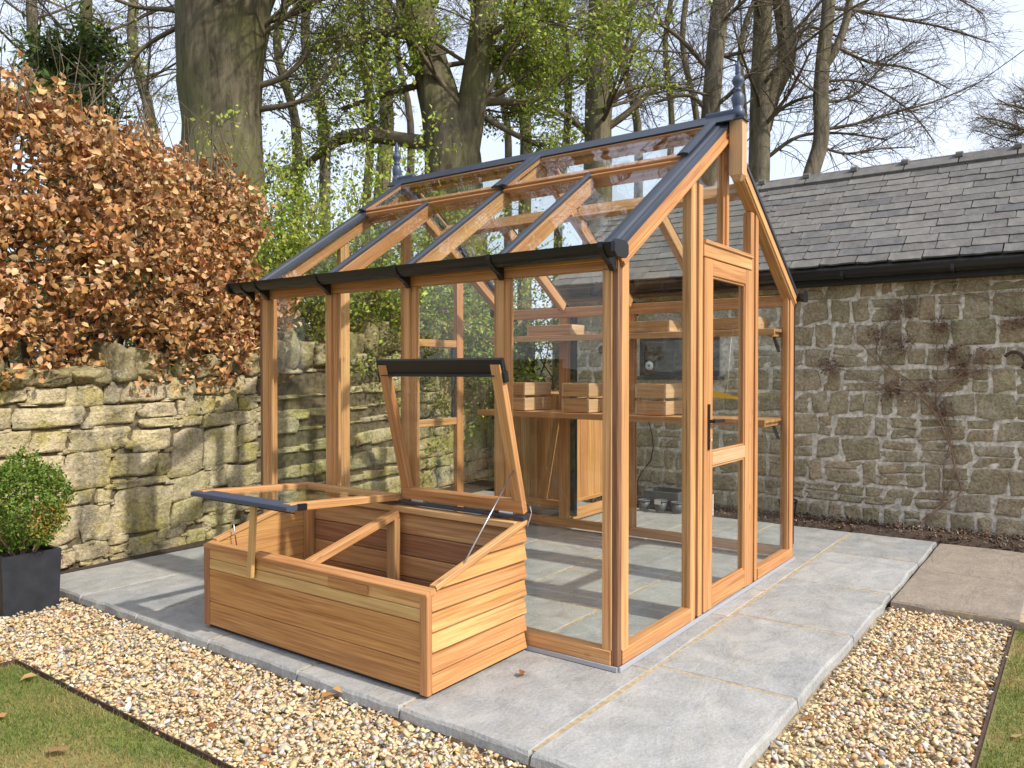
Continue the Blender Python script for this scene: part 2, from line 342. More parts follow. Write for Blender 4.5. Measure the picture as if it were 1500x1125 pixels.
def tube(name, parent, P, R, mat, sides=8, **kw):
    if np.isscalar(R): R = [R] * len(P)
    V, F = tube_arrays(P, R, sides)
    ends = [np.arange(sides)[::-1][None], (np.arange(sides) + len(V) - sides)[None]]
    return obj(name, mesh_np(name, V, [F] + ends, mat, True), parent, **kw)
def rand_rot(n, rng=RNG):
    q = rng.normal(size=(n, 4)); q /= np.linalg.norm(q, axis=1)[:, None]; a, b, c, d = q.T
    return np.stack([np.stack([1 - 2 * (c * c + d * d), 2 * (b * c - a * d), 2 * (b * d + a * c)], -1), np.stack([2 * (b * c + a * d), 1 - 2 * (b * b + d * d), 2 * (c * d - a * b)], -1), np.stack([2 * (b * d - a * c), 2 * (c * d + a * b), 1 - 2 * (b * b + c * c)], -1)], -2)
def scatter(variants, P, Rm, S, tints):
    """joins scaled, turned copies of small meshes; S (n,) or (n,3)"""
    S = np.asarray(S, float); S = S[:, None] if S.ndim == 1 else S
    which = RNG.integers(0, len(variants), len(P)); Vs = []; Fs = []; Ts = []; n0 = 0
    for k, (v, f) in enumerate(variants):
        ix = np.nonzero(which == k)[0]
        if not len(ix): continue
        X = np.einsum('nij,nkj->nki', Rm[ix], v[None] * S[ix][:, None, :]) + P[ix][:, None, :]
        Vs.append(X.reshape(-1, 3)); Fs.append((f[None] + (np.arange(len(ix)) * len(v))[:, None, None]).reshape(-1, f.shape[1]) + n0)
        Ts.append(np.repeat(tints[ix], len(v), 0)); n0 += len(ix) * len(v)
    return np.concatenate(Vs), np.concatenate(Fs), np.concatenate(Ts)
def palette(cols, n, var=0.15, p=None):
    cols = np.array(cols); c = cols[RNG.choice(len(cols), n, p=p)]
    return np.clip(c * (1 + RNG.normal(0, var, (n, 1))) * (1 + RNG.normal(0, var * 0.3, (n, 3))), 0.004, 0.9)
ICO_V = []
_t = (1 + 5 ** 0.5) / 2
ICO_V = np.array([(-1, _t, 0), (1, _t, 0), (-1, -_t, 0), (1, -_t, 0), (0, -1, _t), (0, 1, _t), (0, -1, -_t), (0, 1, -_t), (_t, 0, -1), (_t, 0, 1), (-_t, 0, -1), (-_t, 0, 1)], float) / 1.9
ICO_F = np.array([(0, 11, 5), (0, 5, 1), (0, 1, 7), (0, 7, 10), (0, 10, 11), (1, 5, 9), (5, 11, 4), (11, 10, 2), (10, 7, 6), (7, 1, 8), (3, 9, 4), (3, 4, 2), (3, 2, 6), (3, 6, 8), (3, 8, 9), (4, 9, 5), (2, 4, 11), (6, 2, 10), (8, 6, 7), (9, 8, 1)])
# ------------------------------------------------------------------ ground, gravel, lawn, paving
def sheet(x0, x1, y0, y1, z, mat, name): return mesh_pl(name, [(x0, y0, z), (x1, y0, z), (x1, y1, z), (x0, y1, z)], [(0, 1, 2, 3)], mat)
struct('ground', sheet(-600, 600, -600, 600, -0.16, 'woodland', 'ground'))
struct('gravel_bed', sheet(-3.4, 1.9, -1.32, 3.7, -0.064, 'gravel_base', 'gravel_bed'))
struct('lawn', mesh_pl('lawn', [(-14, -14, -.056), (-1.395, -14, -.056), (-1.395, 2.325, -.056), (-14, 2.325, -.056), (8, -14, -.056), (8, -2.0, -.056), (1.85, -2.0, -.056), (1.85, -1.30, -.056), (-1.395, -1.30, -.056)],
                        [(0, 1, 8, 2, 3), (1, 4, 5, 6, 7, 8)], 'lawn'))
# pebbles
def pebble_cloud():
    regs = [(-1.385, -0.80, -1.28, -.25, 4200), (-1.385, -0.80, -.25, 2.36, 7800), (-2.6, -1.5, 2.36, 3.62, 3000), (-1.5, -0.80, 2.36, 3.62, 6000), (-0.80, -.05, -1.285, -0.715, 4200), (-.05, 1.83, -1.285, -0.715, 7800)]
    P = []
    for x0, x1, y0, y1, dens in regs:
        n = int((x1 - x0) * (y1 - y0) * dens)
        P.append(np.stack([RNG.uniform(x0, x1, n), RNG.uniform(y0, y1, n), RNG.uniform(-0.066, -0.036, n)], -1))
    P = np.concatenate(P); n = len(P)
    # leave the planter's footprint clear
    keep = ~((P[:, 0] > -1.17) & (P[:, 0] < -0.85) & (P[:, 1] > 3.07) & (P[:, 1] < 3.40)); P = P[keep]; n = len(P)
    var = []
    for k in range(10):
        v = ICO_V * (1 + RNG.normal(0, 0.25, (12, 1))) * np.array([1.0, RNG.uniform(.6, .85), RNG.uniform(.35, .6)])
        var.append((v, ICO_F))
    S = np.clip(RNG.lognormal(math.log(0.0090), 0.38, n), 0.004, 0.02)
    a = RNG.uniform(0, 2 * math.pi, n); tl = RNG.normal(0, .35, (n, 2)); R = np.zeros((n, 3, 3)); c, s = np.cos(a), np.sin(a)
    R[:, 0, 0] = c; R[:, 0, 1] = -s; R[:, 1, 0] = s; R[:, 1, 1] = c; R[:, 2, 2] = 1; R[:, 2, 0] = tl[:, 0]; R[:, 2, 1] = tl[:, 1]
    T = palette([(.64, .50, .30), (.57, .40, .21), (.44, .24, .10), (.42, .395, .36), (.70, .63, .52), (.20, .19, .18), (.66, .51, .27), (.50, .42, .31)], n, .13, [.27, .21, .07, .11, .09, .04, .14, .07])
    V, F, C = scatter(var, P, R, S, T)
    return mesh_np('gravel', V, F, 'tint_pebble', False, C)
obj('gravel', pebble_cloud(), label='cream and tan flint gravel around the paving', cat='gravel', kind='stuff')
# grass blades
def grass():
    regs = [(-2.5, -1.40, 0.2, 2.315, 15000), (-0.2, 2.2, -1.75, -1.31, 13000)]
    P = np.concatenate([np.stack([RNG.uniform(a, b, int((b - a) * (d - c) * q)), RNG.uniform(c, d, int((b - a) * (d - c) * q)), np.full(int((b - a) * (d - c) * q), -0.057)], -1) for a, b, c, d, q in regs])
    n = len(P); patch = np.sin(P[:, 0] * 5.1 + 1.3) * np.sin(P[:, 1] * 4.3) + 0.6 * np.sin(P[:, 0] * 11 + P[:, 1] * 7) + RNG.normal(0, .28, n)
    h = RNG.uniform(.012, .03, n); h[patch > .9] *= .6
    a = RNG.uniform(0, 6.283, n); dx, dy = np.cos(a) * .0016, np.sin(a) * .0016; lean = RNG.normal(0, .012, (n, 2))
    V = np.stack([P + np.stack([-dx, -dy, 0 * dx], -1), P + np.stack([dx, dy, 0 * dx], -1), P + np.stack([lean[:, 0], lean[:, 1], h], -1)], 1).reshape(-1, 3)
    T = np.where((patch > .3)[:, None], palette([(.38, .28, .11), (.42, .33, .14), (.30, .25, .09)], n), palette([(.14, .20, .035), (.19, .24, .045), (.25, .26, .07), (.11, .17, .03)], n))
    return mesh_np('grass', V, np.arange(3 * n).reshape(-1, 3), 'tint_grass', False, np.repeat(T, 3, 0))
obj('grass', grass(), label='short patchy spring grass with dry straw spots', cat='grass', kind='stuff')
def edging(name, pts, lab):
    V = []; F = []
    for i, (x, y) in enumerate(pts):
        for dx in (-.004, .004):
            nx, ny = (1, 0) if i == 0 and pts[0][0] == pts[1][0] else (0, 1)
            if 0 < i < len(pts) - 1: nx, ny = .7, .7
            elif i == len(pts) - 1: nx, ny = (1, 0) if pts[-1][0] == pts[-2][0] else (0, 1)
            V += [(x + nx * dx, y + ny * dx, -.13), (x + nx * dx, y + ny * dx, -.036 + .003 * math.sin(i * 3.1))]
    for i in range(len(pts) - 1):
        a = i * 4; b = a + 4
        F += [(a, b, b + 1, a + 1), (a + 2, a + 3, b + 3, b + 2), (a + 1, b + 1, b + 3, a + 3)]
    return obj(name, mesh_pl(name, V, F, 'rust'), label=lab, cat='lawn edging')
edging('lawn_edging', [(-1.39, -1.29)] + [(-1.39, -1.29 + .3 * k + .0) for k in range(1, 12)] + [(-1.39, 2.33), (-1.7, 2.33), (-2.3, 2.34), (-3.4, 2.35)], 'dark brown metal strip between left lawn and gravel')
edging('lawn_edging', [(-1.38, -1.292)] + [(-1.38 + .3 * k, -1.292) for k in range(1, 11)] + [(1.84, -1.292)], 'dark brown metal strip between gravel and lawn at right')

# patio: a bed of jointing mortar, each slab its own piece
def slab_mesh(x0, x1, y0, y1, th, mat, outer, rng):
    g = 0.0065; x0 += g; x1 -= g; y0 += g; y1 -= g
    ring = []; nE = 7
    for (a, b, side) in (((x0, y0), (x1, y0), 'f'), ((x1, y0), (x1, y1), 'r'), ((x1, y1), (x0, y1), 'b'), ((x0, y1), (x0, y0), 'l')):
        for k in range(nE):
            t = k / nE; x = a[0] + (b[0] - a[0]) * t; y = a[1] + (b[1] - a[1]) * t
            j = 0.0025 if side not in outer else 0.0045
            ring.append([x + (rng.normal(0, j) if side in 'lr' and k else 0), y + (rng.normal(0, j) if side in 'fb' and k else 0)])
    ring = np.array(ring); c = ring.mean(0); n = len(ring)
    inner = ring + (c - ring) / np.linalg.norm(c - ring, axis=1)[:, None] * 0.009
    low = ring + (ring - c) / np.linalg.norm(c - ring, axis=1)[:, None] * 0.004
    V = [(x - c[0], y - c[1], rng.normal(0, .0008)) for x, y in inner] + [(x - c[0], y - c[1], -.008 - abs(rng.normal(0, .004)) if outer else -.007 + rng.normal(0, .0015)) for x, y in ring] + [(x - c[0], y - c[1], -th) for x, y in low]
    F = [tuple(range(n))] + [(i, n + i, n + (i + 1) % n, (i + 1) % n) for i in range(n)] + [(n + i, 2 * n + i, 2 * n + (i + 1) % n, n + (i + 1) % n) for i in range(n)]
    return mesh_pl('paving_slab', V, F, mat), c
patio = struct('patio', None)
box('mortar_bed', patio, (-.765, 3.655), (-.675, 3.56), (-.145, -.0035), 'joint', 0.002)
box('cement_haunch', patio, (-.772, 1.80), (-.690, -.676), (-.145, -.030), 'cement', 0.002)
box('cement_haunch', patio, (-.785, -.766), (-.685, 3.55), (-.145, -.032), 'cement', 0.002)
rows = [(-.70, -.10, [-.80, .17, 1.07, 1.95, 2.86, 3.66]), (-.10, .50, [-.80, .10, 1.0, 1.6, 2.5, 3.66]), (.50, 1.10, [-.80, -.2, .72, 1.32, 2.22, 3.12, 3.66]),
        (1.10, 1.75, [-.80, .4, 1.0, 1.9, 2.76, 3.66]), (1.75, 2.40, [-.80, .12, .72, 1.62, 2.52, 3.66]), (2.40, 3.0, [-.80, .34, 1.2, 2.1, 3.0, 3.66]), (3.0, 3.60, [-.80, .62, 1.5, 2.4, 3.66])]
rg = np.random.default_rng(3)
for i, (y0, y1, xs) in enumerate(rows):
    for k in range(len(xs) - 1):
        out = ('l' if k == 0 else '') + ('f' if i == 0 else '')
        me, c = slab_mesh(xs[k], xs[k + 1], y0, y1, .042, 'slab', out, rg)
        obj('paving_slab', me, patio, Matrix.Translation((c[0], c[1], rg.uniform(-.001, .0012))))
path = struct('path', None)
box('mortar_bed', path, (1.84, 3.65), (-1.97, -.715), (-.15, -.012), 'joint', 0.002)
for y0, y1 in ((-1.33, -.71), (-1.96, -1.35)):
    for x0, x1 in ((1.83, 2.70), (2.71, 3.66)):
        me, c = slab_mesh(x0, x1, y0, y1, .05, 'brown_slab', 'l' if x0 < 2 else '', rg)
        obj('paving_slab', me, path, Matrix.Translation((c[0], c[1], -.005)))
# planting bed under the barn wall
V = []; F = []
nx, ny = 7, 60
for i in range(nx):
    for j in range(ny):
        V.append((3.665 + .52 * i / (nx - 1), -4.2 + 7.2 * j / (ny - 1), -.01 + (.035 * math.sin(math.pi * min(1, i / 4)) if i else -.02) + random.uniform(-.008, .012)))
for i in range(nx - 1):
    for j in range(ny - 1): F.append((i * ny + j, (i + 1) * ny + j, (i + 1) * ny + j + 1, i * ny + j + 1))
struct('planting_bed', mesh_pl('planting_bed', V, F, 'soil', True))
n = 3400; P = np.stack([RNG.uniform(3.69, 4.14, n), RNG.uniform(-2.4, 2.9, n), RNG.uniform(.012, .034, n)], -1)
V, F, C = scatter([(ICO_V * (1 + RNG.normal(0, .2, (12, 1))) * np.array([1, .45, .22]), ICO_F) for _ in range(4)], P, rand_rot(n), RNG.uniform(.006, .02, n), palette([(.14, .085, .055), (.22, .15, .11), (.09, .06, .04), (.38, .31, .25), (.26, .14, .08)], n, .25, [.35, .25, .2, .08, .12]))
obj('bark_mulch', mesh_np('bark_mulch', V, F, 'tint_dry', False, C), label='dark bark chippings on the bed along the barn', cat='mulch', kind='stuff')
# soil strip along the garden wall's foot
struct('wall_foot_strip', mesh_pl('wall_foot_strip', [(-3.4, 3.30, -.07), (-.84, 3.55, -.03), (-.76, 3.585, .004), (4.2, 3.60, .004), (4.2, 4.2, .02), (-3.4, 3.7, -.05)], [(0, 1, 5), (1, 2, 5), (2, 3, 4, 5)], 'soil'))

# ------------------------------------------------------------------ greenhouse
GW, GL, EV, RG = 2.46, 2.44, 1.80, 2.62
gh = thing('greenhouse', 'cedar framed glass greenhouse with pitched roof and dark grey cappings', 'greenhouse', (GW / 2, GL / 2, 0))
PY = [.62, 1.215, 1.81]
def tprof(w, d=.05, s=.034, p=.012): return [(-w / 2, -d / 2), (w / 2, -d / 2), (w / 2, d / 2 - p), (s / 2, d / 2 - p), (s / 2, d / 2), (-s / 2, d / 2), (-s / 2, d / 2 - p), (-w / 2, d / 2 - p)]
for X, out in ((0.025, -1), (GW - .025, 1)):
    for y in PY:
        beam('post', gh, (X, y, .085), (X, y, 1.70), 0, 0, 'cedar', (out, 0, 0), prof=tprof(.075))
    x0, x1 = (X - .028, X + .03)
    box('sill', gh, (x0 - .002, x1), (.036, GL - .036), (.022, .084), 'cedar')
    box('eave_beam', gh, (x0 + .004, x1 - .002), (.012, GL - .012), (1.702, 1.782), 'cedar')
    box('eave_moulding', gh, ((x0 - .012, x0 + .002) if out < 0 else (x1, x1 + .012)), (.02, GL - .02), (1.735, 1.775), 'cedar')
    ys = [.07] + PY + [GL - .07]
    for a, b in zip(ys[:-1], ys[1:]):
        a2 = a + (.034 if a in PY else 0); b2 = b - (.034 if b in PY else 0)
        box('pane', gh, (X - .002, X + .002), (a2, b2), (.086, 1.701), 'glass', .0005)
        for yy in (a2 + .006, b2 - .006): box('glazing_bead', gh, (X + out * .003, X + out * .014) if out > 0 else (X - .014, X - .003), (yy - .006, yy + .006), (.086, 1.70), 'cedar', .002)
# corner posts: two timbers and a dark core with the corner's shade in its stain
for cx, sx in ((0, 1), (GW, -1)):
    for cy, sy in ((0, 1), (GL, -1)):
        def rr(a, b, c, s): v = sorted((c + s * a, c + s * b)); return (v[0], v[1])
        zt = 1.775
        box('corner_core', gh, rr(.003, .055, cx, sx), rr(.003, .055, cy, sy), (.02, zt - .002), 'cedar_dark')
        box('corner_post', gh, rr(-.001, .05, cx, sx), rr(.031, .078, cy, sy), (.086, 1.70), 'cedar')
        box('corner_post', gh, rr(.031, .094, cx, sx), rr(-.001, .05, cy, sy), (.086, zt + .01), 'cedar')
        box('corner_bead', gh, rr(.094, .106, cx, sx), rr(.012, .034, cy, sy), (.086, zt + .02), 'cedar', .002)
for x, y, r in (((-.012, -.002), (.0, GL), 0), ((0.0, GW), (-.012, -.002), 1)):
    box('base_strip', gh, x, y, (.002, .022), 'alu', .001)
# gable ends
def roofz(x): return EV + (RG - EV) * (1 - abs(x - GW / 2) / (GW / 2))
def poly_pane(parent, pts, y, th=.004, mat='glass'):
    n = len(pts); V = [(x, y - th / 2, z) for x, z in pts] + [(x, y + th / 2, z) for x, z in pts]
    F = [tuple(range(n)), tuple(range(2 * n - 1, n - 1, -1))] + [(i, n + i, n + (i + 1) % n, (i + 1) % n) for i in range(n)]
    return obj('pane', mesh_pl('pane', V, F, mat), parent)
def gable(yc, out, door):
    y0, y1 = sorted((yc, yc - out * .05)); ym = yc - out * .025
    DL, DR = (.90, 1.60)
    posts = [(.752, DL - .004), (DR + .004, 1.735)] if door else [(.60, .675), (1.785, 1.86)]
    for a, b in posts:
        zt = min(roofz(a), roofz(b)) - .085
        if door:
            w = b - a
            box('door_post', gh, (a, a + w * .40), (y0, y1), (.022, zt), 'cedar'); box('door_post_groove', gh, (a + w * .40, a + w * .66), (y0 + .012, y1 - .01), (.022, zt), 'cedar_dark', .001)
            box('door_stop', gh, (a + w * .66, b), (y0, y1), (.022, zt), 'cedar')
        else: beam('post', gh, ((a + b) / 2, ym, .086), ((a + b) / 2, ym, zt), 0, 0, 'cedar', (0, out, 0), prof=tprof(b - a))
    cm = (1.20, 1.27)
    if door:
        box('sill', gh, (.034, posts[0][0]), (y0 - .004, y1), (.022, .086), 'cedar'); box('sill', gh, (posts[1][1], GW - .034), (y0 - .004, y1), (.022, .086), 'cedar')
        box('threshold', gh, (DL - .004, DR + .004), (y0 + .006, y1), (.003, .024), 'alu', .001)
        box('door_header', gh, (DL - .004, DR + .004), (y0 - .006, y1), (1.858, 1.942), 'cedar')
        box('header_trim', gh, (DL - .004, DR + .004), (y0 - .016, y0 - .006), (1.925, 1.945), 'cedar')
        z0 = 1.942
        spans = [(.10, posts[0][0], .086), (posts[1][1], GW - .10, .086), (DL - .004, cm[0], z0), (cm[1], DR + .004, z0)]
        beam('mullion', gh, (1.235, ym, z0), (1.235, ym, roofz(1.235) - .09), 0, 0, 'cedar', (0, out, 0), prof=tprof(.07))
    else:
        box('sill', gh, (.034, GW - .034), (y0, y1 + .004), (.022, .086), 'cedar')
        beam('mullion', gh, (1.235, ym, .086), (1.235, ym, roofz(1.235) - .09), 0, 0, 'cedar', (0, out, 0), prof=tprof(.075))
        spans = [(.10, posts[0][0], .086), (posts[0][1], cm[0], .086), (posts[1][1], GW - .10, .086)]
        for z in (.855, 1.455): box('louvre_rail', gh, (1.2725, 1.785), (y0 + .006, y1 - .006), (z, z + .055), 'cedar')
        poly_pane(gh, [(cm[1], .086), (1.785, .086), (1.785, .855), (cm[1], .855)], ym)
        poly_pane(gh, [(cm[1], 1.51), (1.785, 1.51), (1.785, roofz(1.785) - .05), (cm[1], roofz(cm[1]) - .05)], ym)
        lv = obj('louvre_window', prism_mesh(rect_prof(.03, .02, .003), .545, 'anthracite'), gh, frame((1.765, ym, .91), (1.765, ym, 1.455), (0, 1, 0))[0])
        for k in range(5):
            z = .915 + k * .108
            beam('louvre_blade', lv, (1.275, ym, z + .055), (1.75, ym, z + .055), .004, .112, 'glass', (0, .12, 1), .0005)
        beam('louvre_lever', lv, (1.745, ym - out * .02, 1.10), (1.745, ym - out * .05, 1.26), .012, .006, 'black', (0, 1, 0))
    for a, b, z in spans: poly_pane(gh, [(a, z), (b, z), (b, roofz(b) - .045), (a, roofz(a) - .045)], ym)
    # verge timbers and cappings
    for s in (0, 1):
        fx = (lambda x: x) if s == 0 else (lambda x: GW - x)
        nrm = Vector((-.555 if s == 0 else .555, 0, .832))
        A = Vector((fx(-.02), ym, roofz(0) - .0133)); B = Vector((fx(1.215), ym, roofz(1.215)))
        beam('verge_rafter', gh, A - nrm * .055, B - nrm * .055, .066, .078, 'cedar', nrm)
        beam('verge_bead', gh, A - nrm * .075 + Vector((0, out * .036, 0)), B - nrm * .075 + Vector((0, out * .036, 0)), .010, .018, 'cedar', nrm, .002)
        cw = .105; cp = [(-cw / 2, -.02), (cw / 2, -.02), (cw / 2, .0), (cw / 2 - .012, .006), (.03, .006), (.022, .016), (.0, .019), (-.022, .016), (-.03, .006), (-cw / 2 + .012, .006), (-cw / 2, .0)]
        beam('verge_capping', gh, A + nrm * .006 - Vector((0, out * .012, 0)), B + nrm * .006 - Vector((0, out * .012, 0)), 0, 0, 'anthracite', nrm, prof=cp)
gable(0, -1, True); gable(GL, 1, False)
# roof: rafters, cappings, trimmers, panes, opening vents
TRX = .83
def rp(x, y, off, s):
    n = Vector((-.555 if s == 0 else .555, 0, .832)); return Vector((x if s == 0 else GW - x, y, roofz(x))) + n * off
for s in (0, 1):
    n = Vector((-.555 if s == 0 else .555, 0, .832))
    capp = [(-.019, -.006), (.019, -.006), (.019, .001), (.010, .009), (-.010, .009), (-.019, .001)]
    for i, y in enumerate(PY):
        xe = 1.20 if i == 1 else TRX - .02
        beam('rafter', gh, rp(.03, y, -.045, s), rp(xe, y, -.045, s), .048, .075, 'cedar', n)
        beam('glazing_capping', gh, rp(-.02, y, .008, s), rp(min(xe, TRX - .02), y, .008, s), 0, 0, 'anthracite', n, prof=capp)
    beam('trimmer', gh, rp(TRX, .036, -.028, s), rp(TRX, GL - .036, -.028, s), .045, .10, 'cedar', n)
    beam('trimmer_lip', gh, rp(TRX - .032, .05, -.003, s), rp(TRX - .032, GL - .05, -.003, s), .018, .022, 'cedar', n)
    ys = [.036] + PY + [GL - .036]
    for a, b in zip(ys[:-1], ys[1:]):
        A = rp(-.015, (a + b) / 2, .0, s); B = rp(TRX - .02, (a + b) / 2, .0, s)
        beam('roof_pane', gh, A, B, b - a - .004, .004, 'roof_glass', n, .0005)
    for y0, y1 in ((.045, 1.205), (1.225, GL - .045)):
        v = beam('roof_vent', gh, rp(1.165, y0 + .04, .014, s), rp(1.165, y1 - .04, .014, s), .05, .028, 'cedar', n)
        for yy, cs in ((y0 + .02, 1), (y1 - .02, -1)):
            beam('vent_stile', v, rp(TRX - .02, yy, .017, s), rp(1.155, yy, .017, s), .036, .026, 'cedar', n)
            beam('vent_capping', v, rp(TRX - .04, yy - cs * .006, .036, s), rp(1.17, yy - cs * .006, .036, s), 0, 0, 'anthracite', n, prof=[(-.03, -.004), (.03, -.004), (.03, .004), (.008, .010), (-.008, .010), (-.03, .004)])
        beam('vent_pane', v, rp(TRX - .035, (y0 + y1) / 2, .026, s), rp(1.15, (y0 + y1) / 2, .026, s), y1 - y0 - .075, .004, 'roof_glass', n, .0005)
box('ridge_board', gh, (GW / 2 - .022, GW / 2 + .022), (-.01, GL + .01), (RG - .058, RG - .006), 'cedar')
beam('ridge_capping', gh, (GW / 2, -.055, RG + .012), (GW / 2, GL + .055, RG + .012), 0, 0, 'anthracite', (0, 0, 1), prof=[(-.098, -.030), (-.094, -.036), (.0, .012), (.094, -.036), (.098, -.030), (.035, .018), (.014, .034), (-.014, .034), (-.035, .018)])
for yc, out in ((0, -1), (GL, 1)):
    y0, y1 = sorted((yc + out * .022, yc + out * .092))
    x0, x1 = GW / 2 - .036, GW / 2 + .036; zb, zt = 2.295, RG - .005
    V = [(x0 + .02, y0 + .02, zb - .0), (x1 - .02, y0 + .02, zb), (x1 - .02, y1 - .02, zb), (x0 + .02, y1 - .02, zb)]
    for z in (zb + .03, zt): V += [(x0, y0, z), (x1, y0, z), (x1, y1, z), (x0, y1, z)]
    F = [(3, 2, 1, 0), (8, 9, 10, 11)] + [(a + i, a + (i + 1) % 4, b + (i + 1) % 4, b + i) for a, b in ((0, 4), (4, 8)) for i in range(4)]
    mw_ = frame((GW / 2, (y0 + y1) / 2, zb), (GW / 2, (y0 + y1) / 2, zt), (0, 1, 0))[0]; mi_ = mw_.inverted()
    obj('ridge_drop_block', mesh_pl('ridge_drop_block', [mi_ @ Vector(v) for v in V], F, 'cedar_pale'), gh, mw_)
    box('ridge_end_cap', gh, (GW / 2 - .045, GW / 2 + .045), (y0 - .012, y1 + .012), (zt, zt + .012), 'anthracite')
    fp = [(a_ * 1.3, b_ * 1.03) for a_, b_ in [(.026, 0), (.026, .05), (.020, .056), (.022, .07), (.026, .10), (.024, .125), (.014, .145), (.020, .15), (.014, .157), (.012, .165), (.023, .19), (.025, .205), (.018, .222), (.009, .232), (.014, .24), (.010, .248), (.013, .262), (.009, .282), (.002, .305)]]
    lathe('finial', gh, fp, (GW / 2, yc + out * .055, zt + .012), 'finial')
    beam('finial_foot', gh, (GW / 2, yc - out * .12, RG + .045), (GW / 2, yc + out * .03, RG + .045), .045, .04, 'finial', (0, 0, 1), .012)
# gutters
def gutter_prof(r=.052, t=.004):
    o = [(r * math.cos(a), r * math.sin(a) * .95) for a in [math.pi + i * math.pi / 10 for i in range(11)]]
    i = [((r - t) * math.cos(a), (r - t) * math.sin(a) * .95) for a in [2 * math.pi - i * math.pi / 10 for i in range(11)]]
    return o[:-1] + [(r + .004, 0.004), (r - t, .004)] + i[1:-1] + [(-r + t, .004), (-r - .004, .004)]
for X, out in ((-.066, -1), (GW + .066, 1)):
    g = beam('gutter', gh, (X, -.045, 1.79), (X, GL + .15, 1.79), 0, 0, 'black', (0, 0, 1), prof=gutter_prof())
    for y in (-.045, GL + .14):
        beam('gutter_end', g, (X, y - .006, 1.772), (X, y + .014, 1.772), .116, .07, 'black', (0, 0, 1), .02)
    for y in (.02, .60, 1.19, 1.79, 2.33, 2.47):
        P = [(X + out * .058, 1.797), (X + out * .056, 1.775), (X + out * .045, 1.752), (X + out * .02, 1.736), (X - out * .02, 1.715), (X - out * .045, 1.69), (X - out * .052, 1.69), (X - out * .052, 1.73), (X - out * .05, 1.75), (X, 1.742), (X + out * .036, 1.76), (X + out * .046, 1.795)]
        V = [(x, y - .012, z) for x, z in P] + [(x, y + .012, z) for x, z in P]; k = len(P)
        F = [tuple(range(k)), tuple(range(2 * k - 1, k - 1, -1))] + [(i, k + i, k + (i + 1) % k, (i + 1) % k) for i in range(k)]
        obj('gutter_bracket', mesh_pl('gutter_bracket', V, F, 'black'), g)
for y in (1.76, .04): box('back_wall_strip', gh, (GW + .004, GW + .05), (y - .03, y + .03), (.10, 1.74), 'black', .01)  # plain black upright strips outside the back wall
# door
y0, y1 = -.008, .036
dr = box('door', gh, (.902, 1.012), (y0, y1), (.030, 1.852), 'cedar')
box('stile', dr, (1.500, 1.598), (y0, y1), (.030, 1.852), 'cedar')
box('rail', dr, (1.013, 1.499), (y0 + .001, y1), (1.768, 1.852), 'cedar'); box('rail', dr, (1.013, 1.499), (y0 + .001, y1), (.776, .845), 'cedar_pale'); box('rail', dr, (1.013, 1.499), (y0 + .001, y1), (.030, .128), 'cedar')
for z0, z1 in ((.128, .776), (.845, 1.768)):
    box('pane', dr, (1.010, 1.502), (.012, .016), (z0, z1), 'glass', .0005)
    for xa, xb, za, zb in ((1.0125, 1.022, z0, z1), (1.49, 1.4995, z0, z1), (1.022, 1.49, z0, z0 + .012), (1.022, 1.49, z1 - .012, z1)): box('bead', dr, (xa, xb), (.000, .0115), (za, zb), 'cedar', .002)
hd = box('door_handle', dr, (.940, .962), (y0 - .008, y0), (.865, 1.10), 'black', .003)
beam('lever', hd, (.951, y0 - .028, 1.012), (1.082, y0 - .032, 1.010), .016, .018, 'black', (0, 0, 1), .004)
beam('lever_stem', hd, (.951, y0 - .006, 1.012), (.951, y0 - .03, 1.012), .018, .018, 'black')
tube('key', hd, [(.951, y0 - .008, .92), (.955, y0 - .02, .915), (.962, y0 - .018, .895), (.966, y0 - .016, .87)], .003, 'steel', 6)
box('paper_strip', dr, (1.075, 1.088), (.0165, .0175), (.50, .615), 'white', .0004)
# shelving along the back wall
for (xa, xb, z0, z1, nm) in ((2.02, 2.425, .918, .962, 'potting_shelf'), (2.20, 2.425, 1.505, 1.55, 'top_shelf')):
    sh = box(nm, gh, (xa, xa + .022), (.055, GL - .06), (z0, z1), 'cedar')
    nb = 4 if nm == 'potting_shelf' else 2
    for k in range(nb):
        a = xa + .024 + k * (xb - xa - .024) / nb; b = xa + .024 + (k + 1) * (xb - xa - .024) / nb - .006
        box('shelf_board', sh, (a, b), (.055, GL - .06), (z1 - .02, z1 - .001), 'cedar')
    for y in (.09, .62, 1.215, 1.81, 2.33):
        beam('shelf_bracket', sh, (xa + .03, y, z0 + .008), (GW - .052, y, z0 + .008), .03, .03, 'cedar', (0, 0, 1))
        if y < .1: beam('shelf_brace', sh, (GW - .15, y, z0 - .012), (GW - .055, y, z0 - .10), .018, .02, 'black', (0, 1, 0))

# ------------------------------------------------------------------ cold frame
cf = thing('cold_frame', 'low cedar cold frame with one lid propped and one lid raised', 'cold frame', (-.35, 1.2, 0))
X0, X1, Y0, Y1, HF, HB = -.69, -.022, .452, 1.945, .42, .598
def topz(x): return HF + (HB - HF) * (x - X0) / (X1 - X0)
